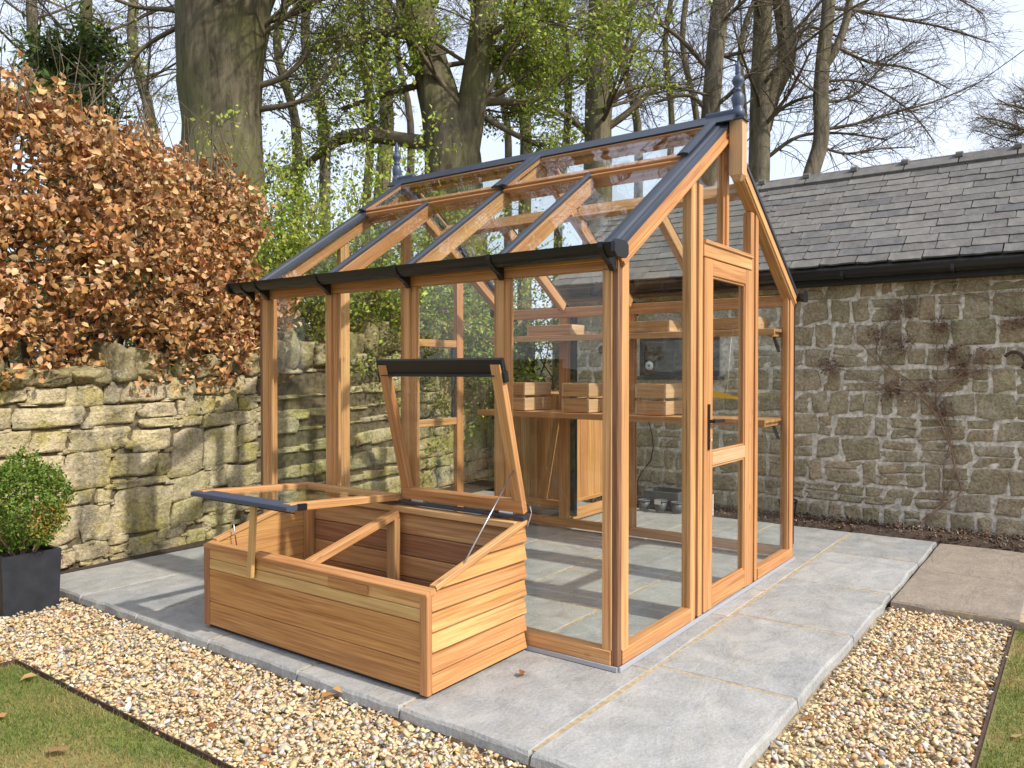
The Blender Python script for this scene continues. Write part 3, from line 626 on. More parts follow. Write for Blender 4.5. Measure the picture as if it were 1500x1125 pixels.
# front boards
box('plinth', cf, (X0 + .02, X1), (Y0 + .02, Y1 - .02), (.002, .018), 'black_matt')
for z0, z1, m_ in ((.018, .132, 'cedar_front'), (.134, .292, 'cedar_front'), (.294, .345, 'cedar_yellow'), (.347, .40, 'cedar_board')):
    box('front_board', cf, (X0 + .006, X0 + .026), (Y0 + .041, Y1 - .041), (z0, z1), m_, .004)
box('front_catch', cf, (X0 - .004, X0 + .006), (.78, 1.02), (.352, .392), 'cedar_board')
for y0, y1 in ((Y0, Y0 + .042), (Y1 - .042, Y1)): box('corner_post', cf, (X0, X0 + .03), (y0, y1), (.016, .405), 'cedar' if y0 < 1 else 'cedar_red')
beam('front_rail', cf, (X0 + .025, Y0 + .002, .409), (X0 + .025, Y1 - .002, .409), .055, .022, 'cedar', (-.26, 0, 1))
# sides: shiplap boards cut to the slope
for ys, yo in ((Y0, 1), (Y1, -1)):
    zs = [.018, .098, .178, .258, .338, .42, .502, .60]
    for k in range(len(zs) - 1):
        z0, z1 = zs[k], zs[k + 1] - .002; xa = X0 + .031
        pts = []
        for x, z in ((xa, z0), (X1, z0)): pts.append((x, z))
        tops = [(X1, min(z1, topz(X1) - .022)), (xa, min(z1, topz(xa) - .022))]
        if z0 > topz(xa) - .03:
            xs = X0 + (z0 + .024 - HF) / (HB - HF) * (X1 - X0); pts = [(xs, z0), (X1, z0)]; tops = [(X1, min(z1, topz(X1) - .022))]
            if tops[0][1] < topz(X1) - .023: tops.append((X0 + (z1 + .022 - HF) / (HB - HF) * (X1 - X0), z1))
        elif z1 > topz(xa) - .022:
            xs = X0 + (z1 + .022 - HF) / (HB - HF) * (X1 - X0); tops = [(X1, z1), (min(xs, X1 - .01), z1), (xa, topz(xa) - .022)]
            if tops[0][1] > topz(X1) - .022: tops = [(X1, topz(X1) - .022), (xa, topz(xa) - .022)]
        P = pts + tops; n = len(P); zm = z1 - z0
        ya = [ys + yo * (.001 + .018 * (p[1] - z0) / zm) for p in P]
        V = [(p[0], y, p[1]) for p, y in zip(P, ya)] + [(p[0], ys + yo * .026, p[1]) for p in P]
        V = [(x - X0, y - ys, z - z0) for x, y, z in V]
        F = [tuple(range(n)), tuple(range(2 * n - 1, n - 1, -1))] + [(i, n + i, n + (i + 1) % n, (i + 1) % n) for i in range(n)]
        me = mesh_pl('side_board', V, F, 'cedar_board'); import bmesh; bm = bmesh.new(); bm.from_mesh(me); bmesh.ops.recalc_face_normals(bm, faces=bm.faces); bm.to_mesh(me); bm.free()
        obj('side_board', me, cf, Matrix.Translation((X0, ys, z0)))
    yy = ys + yo * .016
    beam('side_capping', cf, (X0 + .052, yy, topz(X0 + .052) - .010), (X1, yy, topz(X1) - .010), .036, .022, 'cedar', (-.26, 0, 1))
    box('inner_post', cf, (X1 - .075, X1 - .03), (ys + yo * .028, ys + yo * .07) if yo > 0 else (ys - .07, ys - .028), (.018, .55), 'cedar')
for k in range(5): box('back_board', cf, (X1 - .026, X1 - .006), (Y0 + .027, Y1 - .027), (.018 + k * .108, .018 + (k + 1) * .108 - .003), 'cedar_red' if k % 2 else 'cedar', .004)
box('back_rail', cf, (X1 - .06, X1), (Y0 + .03, Y1 - .03), (.561, .592), 'cedar')
YM = 1.215
beam('divider_bar', cf, (X0 + .055, YM, topz(X0 + .055) - .026), (X1 - .065, YM, topz(X1 - .065) - .026), .05, .034, 'cedar', (-.26, 0, 1))
box('divider_post', cf, (X1 - .1, X1 - .062), (YM - .03, YM + .03), (.018, .535), 'cedar')
box('hinge_rail', cf, (X1 - .03, X1 + .008), (Y0, Y1), (.601, .617), 'anthracite', .004)
def lid(y0, y1, ang, lab):
    """hinged at the back rail; ang is the lift above horizontal, towards -X"""
    hx, hz = X1 - .005, .630; d = Vector((-math.cos(ang), 0, math.sin(ang))); n = Vector((math.sin(ang), 0, math.cos(ang))); H_ = Vector((hx, 0, hz)); D = .70
    def q(t, y, o=0): return H_ + d * t + n * o + Vector((0, y, 0))
    l = beam('lid', cf, q(.03, y0 + .004), q(.03, y1 - .004), .06, .034, 'cedar', n, label=lab)
    for y in (y0 + .03, y1 - .03): beam('lid_stile', l, q(.061, y), q(D - .004, y), .055, .034, 'cedar', n)
    beam('lid_pane', l, q(.05, (y0 + y1) / 2, .004), q(D, (y0 + y1) / 2, .004), y1 - y0 - .085, .004, 'glass', n, .0005)
    hp = [(-.042, -.008), (.036, -.012), (.041, -.008), (.041, .006), (.036, .010), (-.038, .016), (-.044, .012), (-.044, -.004)]
    t = beam('lid_edge_trim', l, q(D - .018, y0 - .006), q(D - .018, y1 + .006), 0, 0, 'finial' if ang < .6 else 'black', n, prof=hp)
    for o in (-.018, .002, ): beam('trim_rib', t, q(D - .05, y0 + .03, o - .012), q(D - .05, y1 - .03, o - .012), .006, .005, 'black', n)
    for y in (y0 - .004, y1 + .004): beam('trim_end', t, q(D - .062, y - .006, .002), q(D - .062, y + .006, .002), .05, .03, 'black', n)
    for y in (y0 + .1, y1 - .1): beam('hinge', l, q(-.006, y - .04, -.012), q(-.006, y + .04, -.012), .02, .02, 'steel', n, .006)
    return l, q
lidA, qA = lid(Y0 + .002, 1.205, math.radians(75), 'raised lid with black front trim')
lidB, qB = lid(1.228, Y1 + .01, math.radians(3.2), 'propped lid lying nearly level')
tube('stay_wire', cf, [qA(.21, Y0 + .02, -.02), (-.47, Y0 + .012, .468)], .0035, 'steel', 6)
tube('stay_wire', cf, [(-.56, Y1 - .06, .50), (-.54, Y1 - .06, .36)], .003, 'steel', 6)
beam('lid_prop', cf, (X0 - .014, 1.545, .315), (X0 - .016, 1.515, .648), .036, .02, 'cedar_yellow', (1, 0, 0))
tube('wire_hook', cf, [(X1 + .012, Y0 - .006, .66), (X1 + .02, Y0 - .01, .63), (X1 + .005, Y0 - .01, .60), (X1 - .01, Y0 - .008, .57)], .003, 'steel', 6)

# ------------------------------------------------------------------ crates and trays on the shelves
def crate(y, lab, dy=.235):
    t = thing('slatted_crate', lab, 'crate', (2.24, y + dy / 2, .963), 'slatted wooden crates on the potting shelf')
    z = .964
    for k in range(2):
        za, zb = z + .002 + k * .118, z + .100 + k * .118
        for xx in (2.05, 2.405): box('board', t, (xx, xx + .014), (y + .0145, y + dy - .0145), (za, zb), 'cedar')
        for yy in (y, y + dy - .014): box('end_board', t, (2.05, 2.419), (yy, yy + .014), (za, zb), 'cedar_pale')  # paler cedar than the sides: sunlight on the ends is coloured in
    for xx in (2.066, 2.388):
        for yy in (y + .016, y + dy - .032): box('corner_batten', t, (xx, xx + .016), (yy, yy + .016), (z + .001, z + .20), 'cedar')
    box('bottom', t, (2.066, 2.403), (y + .034, y + dy - .034), (z + .004, z + .012), 'cedar')
crate(.745, 'slatted wooden crate on the potting shelf nearest the door'); crate(1.355, 'middle of the three slatted wooden crates on the potting shelf'); crate(1.93, 'slatted wooden crate on the potting shelf farthest from the door')
def tray(y0, y1, lab):
    t = thing('wooden_tray', lab, 'tray', (2.32, (y0 + y1) / 2, 1.551), 'shallow wooden trays on the top shelf')
    for xx in (2.222, 2.404): box('side', t, (xx, xx + .014), (y0 + .0145, y1 - .0145), (1.552, 1.632), 'cedar')
    for yy in (y0, y1 - .014): box('end', t, (2.222, 2.418), (yy, yy + .014), (1.552, 1.632), 'cedar_pale')  # tray ends paler than the sides, with the sun put into their colour
    box('bottom', t, (2.237, 2.403), (y0 + .015, y1 - .015), (1.553, 1.561), 'cedar')
tray(1.61, 2.03, 'shallow wooden tray on the top shelf farthest from the door'); tray(.80, 1.26, 'shallow wooden tray in the middle of the top shelf'); tray(.17, .56, 'shallow wooden tray on the top shelf seen through the door')
# yellow sheet hanging from the top shelf
ys_ = thing('insect_trap', 'crumpled yellow sheet hanging on a string inside the greenhouse', 'insect trap', (2.12, .33, 1.13))
V = []; F = []
for i in range(7):
    for j in range(3):
        V.append((2.12 + .015 * math.sin(i * 1.3) + .02 * (j - 1), .48 - .045 * i, 1.135 - .018 * j * (1 + .4 * math.sin(i)) + .012 * math.sin(i * .9) - .004 * i))
for i in range(6):
    for j in range(2): F.append((i * 3 + j, i * 3 + 3 + j, i * 3 + 4 + j, i * 3 + 1 + j))
obj('sheet', mesh_pl('sheet', V, F, 'yellow', True), ys_)
tube('string', ys_, [(2.12, .34, 1.12), (2.2, .34, 1.50)], .0015, 'white', 5)
# ------------------------------------------------------------------ rubble stones shared by both walls
def stone_variant(seed, soft=16.0, amp=.05):
    r = np.random.default_rng(seed); n = 7; idx = {}; V = []; F = []
    def vid(i, j, k):
        if (i, j, k) not in idx: idx[(i, j, k)] = len(V); V.append((i / n - .5, j / n - .5, k / n - .5))
        return idx[(i, j, k)]
    for a in range(n):
        for b in range(n):
            F += [(vid(a, b, 0), vid(a, b + 1, 0), vid(a + 1, b + 1, 0), vid(a + 1, b, 0)), (vid(a, b, n), vid(a + 1, b, n), vid(a + 1, b + 1, n), vid(a, b + 1, n)),
                  (vid(a, 0, b), vid(a + 1, 0, b), vid(a + 1, 0, b + 1), vid(a, 0, b + 1)), (vid(a, n, b), vid(a, n, b + 1), vid(a + 1, n, b + 1), vid(a + 1, n, b)),
                  (vid(0, a, b), vid(0, a, b + 1), vid(0, a + 1, b + 1), vid(0, a + 1, b)), (vid(n, a, b), vid(n, a + 1, b), vid(n, a + 1, b + 1), vid(n, a, b + 1))]
    V = np.array(V); q = V * 2; nrm = (np.abs(q) ** soft).sum(1) ** (1 / soft); q = q / nrm[:, None] * np.abs(q).max(1)[:, None]; V = q / 2
    ph = r.uniform(0, 6.28, (6, 3)); fr = r.uniform(1.5, 6.5, (6, 3)); D = np.zeros_like(V)
    for k in range(6):
        for ax in range(3): D[:, ax] += np.sin(V @ (fr[k] * r.choice([-1, 1], 3)) + ph[k, ax]) / (1 + k * .5)
    V = V + D * amp * .35 + r.normal(0, amp * .16, V.shape)
    # skew the outline so that blocks are not all right-angled
    V[:, 0] += V[:, 2] * r.normal(0, .07); V[:, 2] += V[:, 0] * r.normal(0, .06)
    return V, np.array(F)
STV = [stone_variant(100 + k, 34.0, .075) for k in range(16)]; CPV = [stone_variant(300 + k, 16.0, .14) for k in range(8)]
def stone_meshes(vs, mat, nm): return [mesh_np(nm, v, f, mat, True) for v, f in vs]
def stone_mw(c, u, v, s, roll=0.0):
    u = Vector(u); v = Vector(v); z = Vector((0, 0, 1)); cr, sr = math.cos(roll), math.sin(roll)
    u2 = u * cr + z * sr; z2 = z * cr - u * sr
    return Matrix(((u2.x * s[0], v.x * s[1], z2.x * s[2], c[0]), (u2.y * s[0], v.y * s[1], z2.y * s[2], c[1]), (u2.z * s[0], v.z * s[1], z2.z * s[2], c[2]), (0, 0, 0, 1)))

# ------------------------------------------------------------------ garden wall
TH = .085
WU = Vector((math.cos(TH), math.sin(TH), 0)); WV = Vector((math.sin(TH), -math.cos(TH), 0)); WP = Vector((-.1, 3.70, 0))
def on_wall(x, y):
    r = Vector(ray(x, y)); C = Vector(CAM); t = (WP - C).dot(WV) / r.dot(WV); p = C + r * t - WP
    return p.dot(WU), p.z
def wpt(s, z, o=0): return WP + WU * s + Vector((0, 0, z)) + WV * o
def cop_z(s): return 1.175 + min(.19, max(-.05, (s + .8) * .062)) + max(0, min(.26, (s - 1.9) * .14))
gw = thing('garden_wall', 'old yellow lichened sandstone garden wall behind the greenhouse', 'stone wall', tuple(wpt(.5, 0)))
SLO, SHI = -3.2, 5.6
V = []; F = []
for s in np.linspace(SLO, SHI, 30):
    for o, z in ((-.014, -.12), (-.014, cop_z(s) + .0), (-.40, cop_z(s)), (-.40, -.12)): V.append(wpt(s, z, o))
for i in range(29):
    for k in range(4): F.append((i * 4 + k, i * 4 + (k + 1) % 4, i * 4 + 4 + (k + 1) % 4, i * 4 + 4 + k))
F += [(0, 1, 2, 3), (116, 119, 118, 117)]
obj('wall_core', mesh_pl('wall_core', V, F, 'wall_core'), gw)
SM = stone_meshes(STV, 'sandstone', 'stone'); CM_ = stone_meshes(CPV, 'sandstone_coping', 'coping_stone')
A4 = [(0, 480, 105, 535), (115, 475, 265, 540), (275, 465, 425, 555), (430, 455, 500, 535), (505, 448, 680, 528), (690, 440, 800, 520), (805, 430, 965, 495), (975, 425, 1055, 500),
      (-40, 560, 45, 645), (50, 555, 345, 637), (360, 545, 560, 625), (570, 535, 725, 592), (730, 525, 762, 582), (765, 505, 875, 580), (880, 493, 980, 570), (988, 505, 1060, 562),
      (580, 597, 732, 632), (732, 588, 832, 628), (840, 575, 960, 627), (968, 568, 1050, 617),
      (-60, 655, 125, 755), (130, 655, 270, 740), (280, 640, 535, 727), (545, 645, 700, 732), (708, 650, 832, 825), (840, 640, 975, 790), (985, 622, 1060, 692), (985, 700, 1060, 775),
      (-60, 765, 255, 865), (265, 735, 450, 890), (460, 742, 640, 835), (650, 742, 700, 830), (860, 800, 930, 880), (937, 790, 1060, 880), (480, 845, 700, 876),
      (120, 880, 255, 960), (262, 897, 385, 955), (395, 885, 460, 945), (467, 882, 705, 1068), (715, 830, 855, 922), (862, 888, 960, 985), (968, 888, 1060, 975),
      (205, 965, 325, 1108), (335, 955, 457, 1100), (712, 930, 830, 1028), (80, 970, 200, 1110), (-60, 875, 110, 960), (-60, 970, 72, 1100)]
A7 = [(310, 195, 445, 265), (450, 168, 525, 200), (452, 204, 525, 238), (530, 170, 650, 258), (655, 130, 765, 175), (655, 180, 765, 232), (772, 140, 842, 210), (255, 232, 305, 288), (455, 242, 525, 282), (350, 270, 450, 305), (840, 70, 970, 125), (850, 130, 960, 185), (120, 230, 250, 310), (0, 240, 110, 330), (835, 20, 960, 65)]
def put_stone(s0, s1, z0, z1, meshes, nm, rgn, depth=.16, pro=None, parent=gw):
    w_, h_ = s1 - s0, z1 - z0; pro = rgn.uniform(.001, .013) if pro is None else pro
    c = wpt((s0 + s1) / 2, (z0 + z1) / 2, pro - depth / 2)
    mw = stone_mw(c, WU, WV, (w_ * 1.02, depth, h_ * 1.03), rgn.normal(0, .025))
    if rgn.random() < .5: mw = mw @ Matrix.Diagonal((-1, 1, -1, 1))
    return obj(nm, meshes[rgn.integers(len(meshes))], parent, mw)
rs = np.random.default_rng(21); placed = []
for rects, oy in ((A4, 400), (A7, 725)):
    for a, b, c, d in rects:
        xm = (a + c) / 2 / 2.812; ym = oy + (b + d) / 2 / 2.812
        s0, _ = on_wall(a / 2.812, ym); s1, _ = on_wall(c / 2.812, ym); _, z1 = on_wall(xm, oy + b / 2.812); _, z0 = on_wall(xm, oy + d / 2.812)
        z0 = max(z0, -.1)
        if z1 - z0 < .025: continue
        placed.append((s0, s1, z0, z1)); put_stone(s0, s1, z0, z1, SM, 'stone', rs)
sL = min(p[0] for p in placed); sR = on_wall(375, 640)[0]
def fill(sa, sb):
    z = -.1
    while z < cop_z((sa + sb) / 2) - .05:
        h = rs.uniform(.12, .24); top = cop_z((sa + sb) / 2)
        if top - (z + h) < .08: h = top - z
        s = sa - rs.uniform(0, .1)
        while s < sb - .02:
            wd = min(rs.uniform(.14, .38), sb - s)
            if sb - (s + wd) < .1: wd = sb - s
            zt = z + h + (cop_z(s) - cop_z((sa + sb) / 2)) * (z + h) / 1.3
            if rs.random() < .22 and h > .14:
                hm = rs.uniform(.4, .6) * h; put_stone(s, s + wd - .012, z, z + hm - .01, SM, 'stone', rs); put_stone(s, s + wd - .012, z + hm, zt - .012, SM, 'stone', rs)
            else: put_stone(s, s + wd - .012, z, zt - .012, SM, 'stone', rs)
            s += wd
        z += h
for k in range(110):                                                # pinning chips wedged in the joints
    a_, b_, c_, d_ = placed[rs.integers(len(placed))]; ww, hh = rs.uniform(.03, .10), rs.uniform(.016, .035)
    s_ = rs.choice([a_, b_, rs.uniform(a_, b_)]); z_ = rs.choice([c_, d_]); put_stone(s_ - ww / 2, s_ + ww / 2, z_ - hh / 2, z_ + hh / 2, SM, 'stone', rs, .10, rs.uniform(.004, .014))
fill(SLO + 1.2, sL - .01); fill(sR + .01, SHI - .3)
for a, b, c, d in [(0, 395, 150, 460), (155, 395, 290, 460), (300, 390, 445, 455), (470, 300, 560, 440), (565, 320, 705, 430), (715, 295, 800, 422), (803, 345, 902, 420), (925, 290, 995, 412), (998, 330, 1062, 410)]:
    ym = 400 + (b + d) / 2 / 2.812; s0, _ = on_wall(a / 2.812, ym); s1, _ = on_wall(c / 2.812, ym); _, z1 = on_wall((a + c) / 5.624, 400 + b / 2.812); _, z0 = on_wall((a + c) / 5.624, 400 + d / 2.812)
    put_stone(s0, s1, z0 - .02, z1, CM_, 'coping_stone', rs, .34, .03)
for sa, sb in ((SLO + 1.2, on_wall(0, 550)[0]), (on_wall(379, 540)[0], SHI - .3)):
    s = sa
    while s < sb:
        wd = rs.uniform(.11, .26); put_stone(s, s + wd, cop_z(s) - .015, cop_z(s) + rs.uniform(.14, .30), CM_, 'coping_stone', rs, .36, rs.uniform(.0, .05)); s += wd + .01

# ------------------------------------------------------------------ woodland behind the walls
struct('woodland_floor', mesh_pl('woodland_floor', [(-40, 4.0, .75), (7.3, 4.75, .75), (7.3, -40, .55), (60, -40, 1.0), (60, 70, 3.0), (-40, 70, 3.0)], [(0, 1, 4, 5), (1, 2, 3, 4)], 'woodland'))

# ------------------------------------------------------------------ barn
BX, BY0, BY1 = 4.15, -2.35, 2.90
barn = thing('barn', 'stone barn with a slate roof and black gutter', 'barn', (5.5, .3, 0))
wall = box('wall', barn, (BX + .008, 6.85), (BY0, BY1 - .02), (-.1, 2.06), 'mortar', .004)
V = [(BX + .008, y, 2.06) for y in (BY0, BY1 - .02)] + [(6.85, y, 2.06) for y in (BY0, BY1 - .02)] + [(5.5, y, 3.1) for y in (BY0, BY1 - .02)]
obj('gable_top', mesh_pl('gable_top', V, [(0, 2, 4), (1, 5, 3), (0, 4, 5, 1), (2, 3, 5, 4)], 'mortar'), barn)
BMs = stone_meshes(STV, 'barn_stone', 'stone'); rb = np.random.default_rng(5)
BU = Vector((0, -1, 0)); BV = Vector((-1, 0, 0)); sts = []
WIN = (1.14, 2.05, 1.17, 1.66)
z = -.06
while z < 2.0:
    h = rb.uniform(.165, .215)
    if 2.04 - (z + h) < .1: h = 2.04 - z
    y = BY0
    while y < BY1:
        wd = rb.choice([rb.uniform(.12, .2), rb.uniform(.2, .34)], p=[.45, .55]); wd = min(wd, BY1 - y); g = rb.uniform(.018, .045)
        cells = [(y + g / 2, y + wd - g / 2, z + g * .6, z + h - g * .4)]
        k = rb.random()
        if k < .30 and h > .15: hm = rb.uniform(.4, .62); cells = [(y + g / 2, y + wd - g / 2, z + .014, z + h * hm - .006), (y + g / 2, y + wd - g / 2, z + h * hm + .006, z + h - .014)]
        elif k < .52 and wd > .24: cells = [(y + g / 2, y + wd * .5 - .008, z + .014, z + h - .014), (y + wd * .5 + .008, y + wd - g / 2, z + .03, z + h - .02)]
        for c in cells:
            if c[1] - c[0] < .04 or (c[1] > WIN[0] and c[0] < WIN[1] and c[3] > WIN[2] and c[2] < WIN[3]): continue
            sts.append(c)
        y += wd
    z += h
sts.sort(key=lambda c: (0 if -1.5 < c[0] < .55 else 1, abs(c[0] - .3)))
def bstone(c): return stone_mw(Vector((BX - rb.uniform(-.004, .003) + .055, (c[0] + c[1]) / 2, (c[2] + c[3]) / 2)), BU, BV, ((c[1] - c[0]) * rb.uniform(.95, 1.12), .11, (c[3] - c[2]) * rb.uniform(.95, 1.14)), rb.normal(0, .05))
for c in sts[:300]: obj('stone', BMs[rb.integers(16)], wall, bstone(c))
if len(sts) > 300:
    Vs = []; Fs = []; n0 = 0
    for c in sts[300:]:
        v, f = STV[rb.integers(16)]; mw = np.array(bstone(c)); Vs.append(v @ mw[:3, :3].T + mw[:3, 3]); Fs.append(f + n0); n0 += len(v)
    obj('more_stones', mesh_np('more_stones', np.concatenate(Vs), np.concatenate(Fs), 'barn_stone', True), wall, kind='stuff')
# roof
E0 = Vector((3.97, 0, 2.135)); E1 = Vector((5.5, 0, 3.225)); SD = (E1 - E0).normalized(); SLEN = (E1 - E0).length; RN = Vector((-SD.z, 0, SD.x))
roof = beam('roof', barn, E0 + Vector((0, BY0 - .1, 0)) + SD * SLEN / 2 - RN * .035, E0 + Vector((0, BY1 + .05, 0)) + SD * SLEN / 2 - RN * .035, SLEN, .05, 'slate', RN)
B2 = Vector((7.03, 0, 2.135)); S2 = (Vector((5.5, 0, 3.225)) - B2).normalized(); N2 = Vector((-S2.z, 0, S2.x)) * -1
beam('back_slope', roof, B2 + Vector((0, BY0 - .1, 0)) + S2 * SLEN / 2 - N2 * .03, B2 + Vector((0, BY1 + .05, 0)) + S2 * SLEN / 2 - N2 * .03, SLEN, .05, 'slate', N2)
def slate_mesh(seed):
    r = np.random.default_rng(seed); n = 6; top = []; 
    bot = [(-.5 + i / n, (r.normal(0, .012) if 0 < i < n else r.normal(0, .02))) for i in range(n + 1)]
    ring = bot + [(.5, 1), (-.5, 1)]; k = len(ring)
    V = [(x, y, .014) for x, y in ring] + [(x, y, 0.0) for x, y in ring]
    V[0] = (V[0][0], V[0][1], .018); V[n] = (V[n][0], V[n][1], .015)
    F = [tuple(range(k)), tuple(range(2 * k - 1, k - 1, -1))] + [(i, k + i, k + (i + 1) % k, (i + 1) % k) for i in range(k)]
    me = mesh_pl('slate', V, F, 'slate'); import bmesh; bm = bmesh.new(); bm.from_mesh(me); bmesh.ops.recalc_face_normals(bm, faces=bm.faces); bm.to_mesh(me); bm.free(); return me
SLM = [slate_mesh(k) for k in range(8)]; NR = 14; EX = SLEN / NR; sl_list = []
for r_ in range(NR):
    y = BY0 - .1 - rb.uniform(.0, .25)
    while y < BY1 + .04:
        wd = rb.uniform(.22, .34); y2 = min(y + wd, BY1 + .06)
        if y2 - y > .05: sl_list.append((y, y2, r_))
        y += wd
sl_list.sort(key=lambda q: abs((q[0] + q[1]) / 2 - .2))
Vs = []; Fs = []; n0 = 0
for i, (ya, yb, r_) in enumerate(sl_list):
    tl = EX * 1.9; tilt = .05; yd = (SD * math.cos(tilt) - RN * math.sin(tilt)); nd_ = (RN * math.cos(tilt) + SD * math.sin(tilt))
    base = E0 + SD * (r_ * EX - .012 + rb.normal(0, .004)) + RN * (.022 + rb.uniform(0, .006)) + Vector((0, (ya + yb) / 2, 0)); u = Vector((0, -1, 0)); sk = rb.normal(0, .012)
    u = (u + yd * sk).normalized(); ln = min(tl, (NR - r_) * EX + .02)
    mw = Matrix(((u.x * (yb - ya - .009), yd.x * ln, nd_.x, base.x), (u.y * (yb - ya - .009), yd.y * ln, nd_.y, base.y), (u.z * (yb - ya - .009), yd.z * ln, nd_.z, base.z), (0, 0, 0, 1)))
    if i < 300: obj('slate', SLM[rb.integers(8)], roof, mw)
y = BY0 - .1
while y < BY1:
    b = min(y + .46, BY1 + .05)
    for s in (-1, 1):
        dv = Vector((s * .10, 0, -.072)); t = beam('ridge_tile', roof, Vector((5.5, y + .006, 3.285)) + dv * .62, Vector((5.5, b - .006, 3.285)) + dv * .62, .19, .028, 'slate', Vector((s * .58, 0, .81)), .004)
    beam('ridge_collar', roof, (5.5, y - .03, 3.283), (5.5, y + .03, 3.283), .15, .06, 'slate', (0, 0, 1), .025)
    y = b
box('fascia', barn, (4.03, 4.05), (BY0 - .08, BY1 + .02), (2.0, 2.118), 'black_matt')
box('soffit', barn, (4.05, BX + .006), (BY0 - .08, BY1 + .02), (2.0, 2.02), 'black_matt')
gt = beam('gutter', barn, (3.965, BY0 - .1, 2.10), (3.965, BY1 + .05, 2.10), 0, 0, 'black', (0, 0, 1), prof=gutter_prof(.062))
for y in np.arange(BY0, BY1, .8): beam('gutter_bracket', gt, (3.965, y - .012, 2.068), (3.965, y + .012, 2.068), .138, .075, 'black', (0, 0, 1), .03)
# window
wy0, wy1, wz0, wz1 = 1.19, 2.00, 1.225, 1.60
wi = box('window', barn, (BX - .004, BX + .006), (wy0, wy1), (wz0, wz1), 'win_dark')  # black panel coloured to stand in for the unlit room behind the pane
for a, b, c, d in ((wy0 - .0, wy0 + .05, wz0, wz1), (wy1 - .05, wy1, wz0, wz1), (wy0 + .05, wy1 - .05, wz0, wz0 + .05), (wy0 + .05, wy1 - .05, wz1 - .05, wz1)): box('window_frame', wi, (BX - .028, BX - .005), (a, b), (c, d), 'anthracite')
box('window_pane', wi, (BX - .014, BX - .010), (wy0 + .05, wy1 - .05), (wz0 + .05, wz1 - .05), 'glass', .0005)
box('window_sill', wi, (BX - .06, BX + .0), (wy0 - .05, wy1 + .05), (wz0 - .035, wz0 - .002), 'anthracite', .006)
box('lintel', wall, (BX - .02, BX + .03), (wy0 - .1, wy1 + .1), (wz1 + .005, wz1 + .06), 'barn_stone', .01)
wc = box('window_cross_rail', wi, (BX - .03, BX - .006), (wy0 + .05, wy0 + .30), (wz0 + .07, wz0 + .12), 'anthracite')
stk = lathe('window_sticker', wi, [(.03, 0), (.045, .001), (.045, .004), (.0, .004)], (0, 0, 0), 'white', 14)
stk.matrix_basis = WM[wi.name].inverted() @ (Matrix.Translation((BX - .015, 1.90, 1.325)) @ Matrix.Rotation(-math.pi / 2, 4, 'Y'))
box('sticker_mark', wi, (BX - .023, BX - .0195), (1.893, 1.907), (1.315, 1.337), 'black', .001)
# round vent, curved cable, hook on the barn wall
hk = onX(1485, 540, BX - .03); P = [hk + np.array([0, .07 * math.sin(a), .05 + .075 * math.cos(a)]) for a in np.linspace(-2.3, 1.0, 12)]
tube('wall_hook', None, P, .012, 'rust', 8, label='rusty horseshoe shaped hook on the barn wall at far right', cat='hook')
vt = onX(883, 512, BX - .012); v_ = lathe('wall_vent', None, [(.03, 0), (.042, .002), (.042, .02), (.03, .022), (.024, .008), (.0, .008)], (0, 0, 0), 'black', 16, label='round black vent on the barn wall beside the window', cat='vent')
v_.matrix_basis = Matrix.Translation(Vector(vt)) @ Matrix.Rotation(-math.pi / 2, 4, 'Y')
cb = [onX(x, y, BX - .022) for x, y in ((950, 618), (955, 635), (957, 655), (953, 675), (943, 688), (935, 700), (932, 730), (932, 752))]
tube('wall_cable', None, cb, .006, 'black', 6, label='black cable curving down the barn wall', cat='cable')

# ------------------------------------------------------------------ boarded store behind the greenhouse
st = thing('boarded_store', 'upright boarded cedar store standing between greenhouse and barn', 'store', (3.0, 2.2, 0))
sx0, sx1, sy0, sy1, sh_ = 2.72, 3.30, 1.90, 2.56, 1.06
for k in range(5):
    a = sx0 + k * (sx1 - sx0) / 5
    box('end_board', st, (a + .001, a + (sx1 - sx0) / 5 - .002), (sy0, sy0 + .016), (.16, sh_), 'cedar_board', .002)
box('bottom_board', st, (sx0, sx1), (sy0 + .001, sy0 + .018), (.012, .115), 'cedar_board'); box('bottom_rail', st, (sx0, sx1 + .006), (sy0 - .008, sy0), (.16, .19), 'cedar_board')
for k in range(6):
    a = sy0 + .02 + k * (sy1 - sy0 - .02) / 6
    box('side_board', st, (sx0, sx0 + .016), (a + .001, a + (sy1 - sy0 - .02) / 6 - .002), (.10, sh_), 'cedar', .002)
box('side_rail', st, (sx0 - .016, sx0 - .001), (sy0 + .03, sy1), (.12, .17), 'cedar')
box('side_post', st, (sx0 - .018, sx0 - .001), (2.26, 2.31), (.172, sh_), 'cedar')
beam('side_brace', st, (sx0 - .010, 2.18, .175), (sx0 - .010, 2.02, 1.03), .04, .014, 'cedar', (1, 0, 0))
for y in (sy1 - .016,): box('back_panel', st, (sx0 + .018, sx1), (y, y + .016), (.1, sh_), 'cedar')
box('store_top', st, (sx0 - .01, sx1 + .01), (sy0 - .01, sy1 + .01), (sh_, sh_ + .02), 'cedar')
